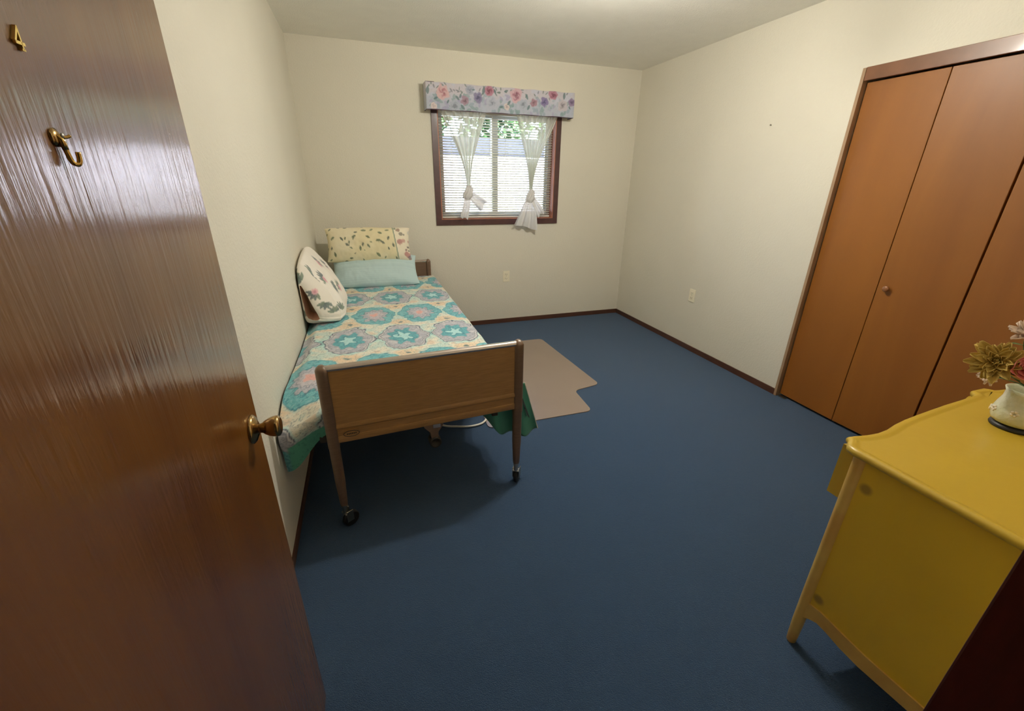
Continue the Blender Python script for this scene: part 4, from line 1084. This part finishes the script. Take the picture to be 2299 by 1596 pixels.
def flower(c, r, m, name, label, kind, seed, facing):
    ro = random.Random(seed); c = Vector(c)
    t = thing(name, c, label, 'flower', 'artificial flowers in the vase')
    F = Vector(facing).normalized(); A = F.orthogonal().normalized(); Bv = F.cross(A)
    bm = B()
    layers = {'mum': [(26, 1.0, .10), (22, .85, .45), (16, .62, .9), (10, .42, 1.4)], 'rose': [(6, 1.0, .35), (5, .75, .8), (4, .5, 1.3)]}[kind]
    for (cnt, rr, el) in layers:
        for i in range(cnt):
            a = 2 * PI * i / cnt + ro.random() * .5; e = el + ro.uniform(-.2, .2)
            d = (A * math.cos(a) + Bv * math.sin(a)) * math.cos(e) + F * math.sin(e)
            L = r * rr * ro.uniform(.8, 1.2); W = L * (.20 if kind == 'mum' else .60)
            petal(bm, c, d, F, L, W, .15 if kind == 'mum' else .35, .6)
    p = obj('petals', bm, m, t, smooth=True); solidify(p, .0006, 0)
    b_ = B(); bmesh.ops.create_icosphere(b_, subdivisions=2, radius=r * .22, matrix=Matrix.Translation(c + F * r * .05))
    obj('flower_centre', b_, M_stem, t, smooth=True)
    sp_ = smooth_path([c - F * .002, c - F * .03 + Vector((0, 0, -.01)), Vector((VX + .1 * (c.x - VX), VY + .1 * (c.y - VY), VZ + .128)), Vector((VX, VY, VZ + .088))], 6)
    obj('stem', add_tube(B(), sp_, .0016, 6), M_stem, t, smooth=True)
    lb = B()
    for i in range(2):
        q = sp_[6 + i * 4]; petal(lb, q, (ro.uniform(-1, 0), ro.uniform(-.6, .6), .2), (0, 0, 1), .03, .010, -.2)
    lf = obj('leaves', lb, M_stem, t, smooth=True)
CAMV = Vector((0, 0, CAM_Z))
def on_ray(u, v, dist):
    d = F_ + R_ * ((u - 1149.5) / 954.12) - U_ * ((v - 798) / 954.12)
    return CAMV + d.normalized() * dist
FD = (Vector((VX, VY, VZ + .2)) - CAMV).length
flower((1.625, .600, .985), .058, M_petalY, 'chrysanthemum', 'tan yellow spiky flower leaning left out of the vase', 'mum', 1, (-.75, -.15, .30))
flower((1.655, .545, .985), .046, M_petalP, 'rose', 'salmon pink rose at the front of the vase', 'rose', 2, (-.8, -.45, .25))
flower((1.700, .590, 1.060), .042, M_petalW, 'carnation', 'pale pink and cream flower topmost in the vase', 'mum', 3, (-.4, -.2, .8))
flower((1.700, .625, .925), .032, M_petalW, 'daisy', 'small cream flower low on the window side of the vase', 'mum', 5, (-.7, .4, .0))
flower((1.800, .540, 1.020), .045, M_petalP, 'rose', 'pink rose at the back right of the vase', 'rose', 4, (.3, -.1, .9))

# ------------------------------------------------------------------ outdoors behind the window
tagset(obj('lawn', box(-6, 9, YB + .2, 16, -.3, -.15), M_soil), kind='structure')
fe = B()
x = -4.0
while x < 8:
    add_box(fe, x, x + .145, 8.0, 8.02, -.15, 1.83); x += .150
add_box(fe, -4, 8, 8.02, 8.06, .2, .3); add_box(fe, -4, 8, 8.02, 8.06, 1.5, 1.6)
tagset(obj('garden_fence', fe, M_fence), 'sunlit white board fence seen through the window', 'fence')
rt = thing('garden_shed', (1.5, 10.5, -.15), 'dark roofed shed rising behind the white fence', 'shed')
obj('shed_wall', box(-2, 5.4, 9.6, 12, -.15, 1.95), M_roof, rt)
obj('shed_roof', add_prism(B(), [(9.3, 1.88), (9.3, 1.96), (10.8, 2.36), (12.3, 1.96), (12.3, 1.88), (10.8, 2.26)], 'x', -2.3, 5.7), M_roof, rt)
def tree(x, y, h, r, label, seed, cnt=1500):
    ro = np.random.default_rng(seed)
    t = thing('tree', (x, y, -.15), label, 'tree', 'trees behind the fence')
    obj('trunk', add_tube(B(), [(x, y, -.15), (x + .05, y, h * .4), (x, y + .05, h * .8)], [.12, .09, .05], 10), M_bark, t, smooth=True)
    c = ro.normal(size=(cnt, 3)); c /= np.linalg.norm(c, axis=1)[:, None]; c *= (ro.random(cnt) ** .4)[:, None] * np.array([r, r, h * .38]); c += np.array([x, y, h * .66])
    a = ro.normal(size=(cnt, 3)); a /= np.linalg.norm(a, axis=1)[:, None]; b_ = np.cross(a, ro.normal(size=(cnt, 3))); b_ /= np.linalg.norm(b_, axis=1)[:, None]
    s = .10 + .08 * ro.random(cnt)[:, None]
    V = np.stack([c - a * s, c + b_ * s * .5, c + a * s, c - b_ * s * .5], 1).reshape(-1, 3)
    me = bpy.data.meshes.new('foliage'); me.from_pydata(V.tolist(), [], np.arange(cnt * 4).reshape(-1, 4).tolist())
    link('foliage', me, M_leafg, t)
tree(1.5, 14.3, 5.8, 1.33, 'left garden tree seen behind the fence through the window', 1, 2600)
tree(4.2, 14.3, 6.2, 1.33, 'middle garden tree seen behind the fence through the window', 2, 2600)
tree(6.9, 14.3, 5.6, 1.33, 'right garden tree seen behind the fence through the window', 3, 2600)
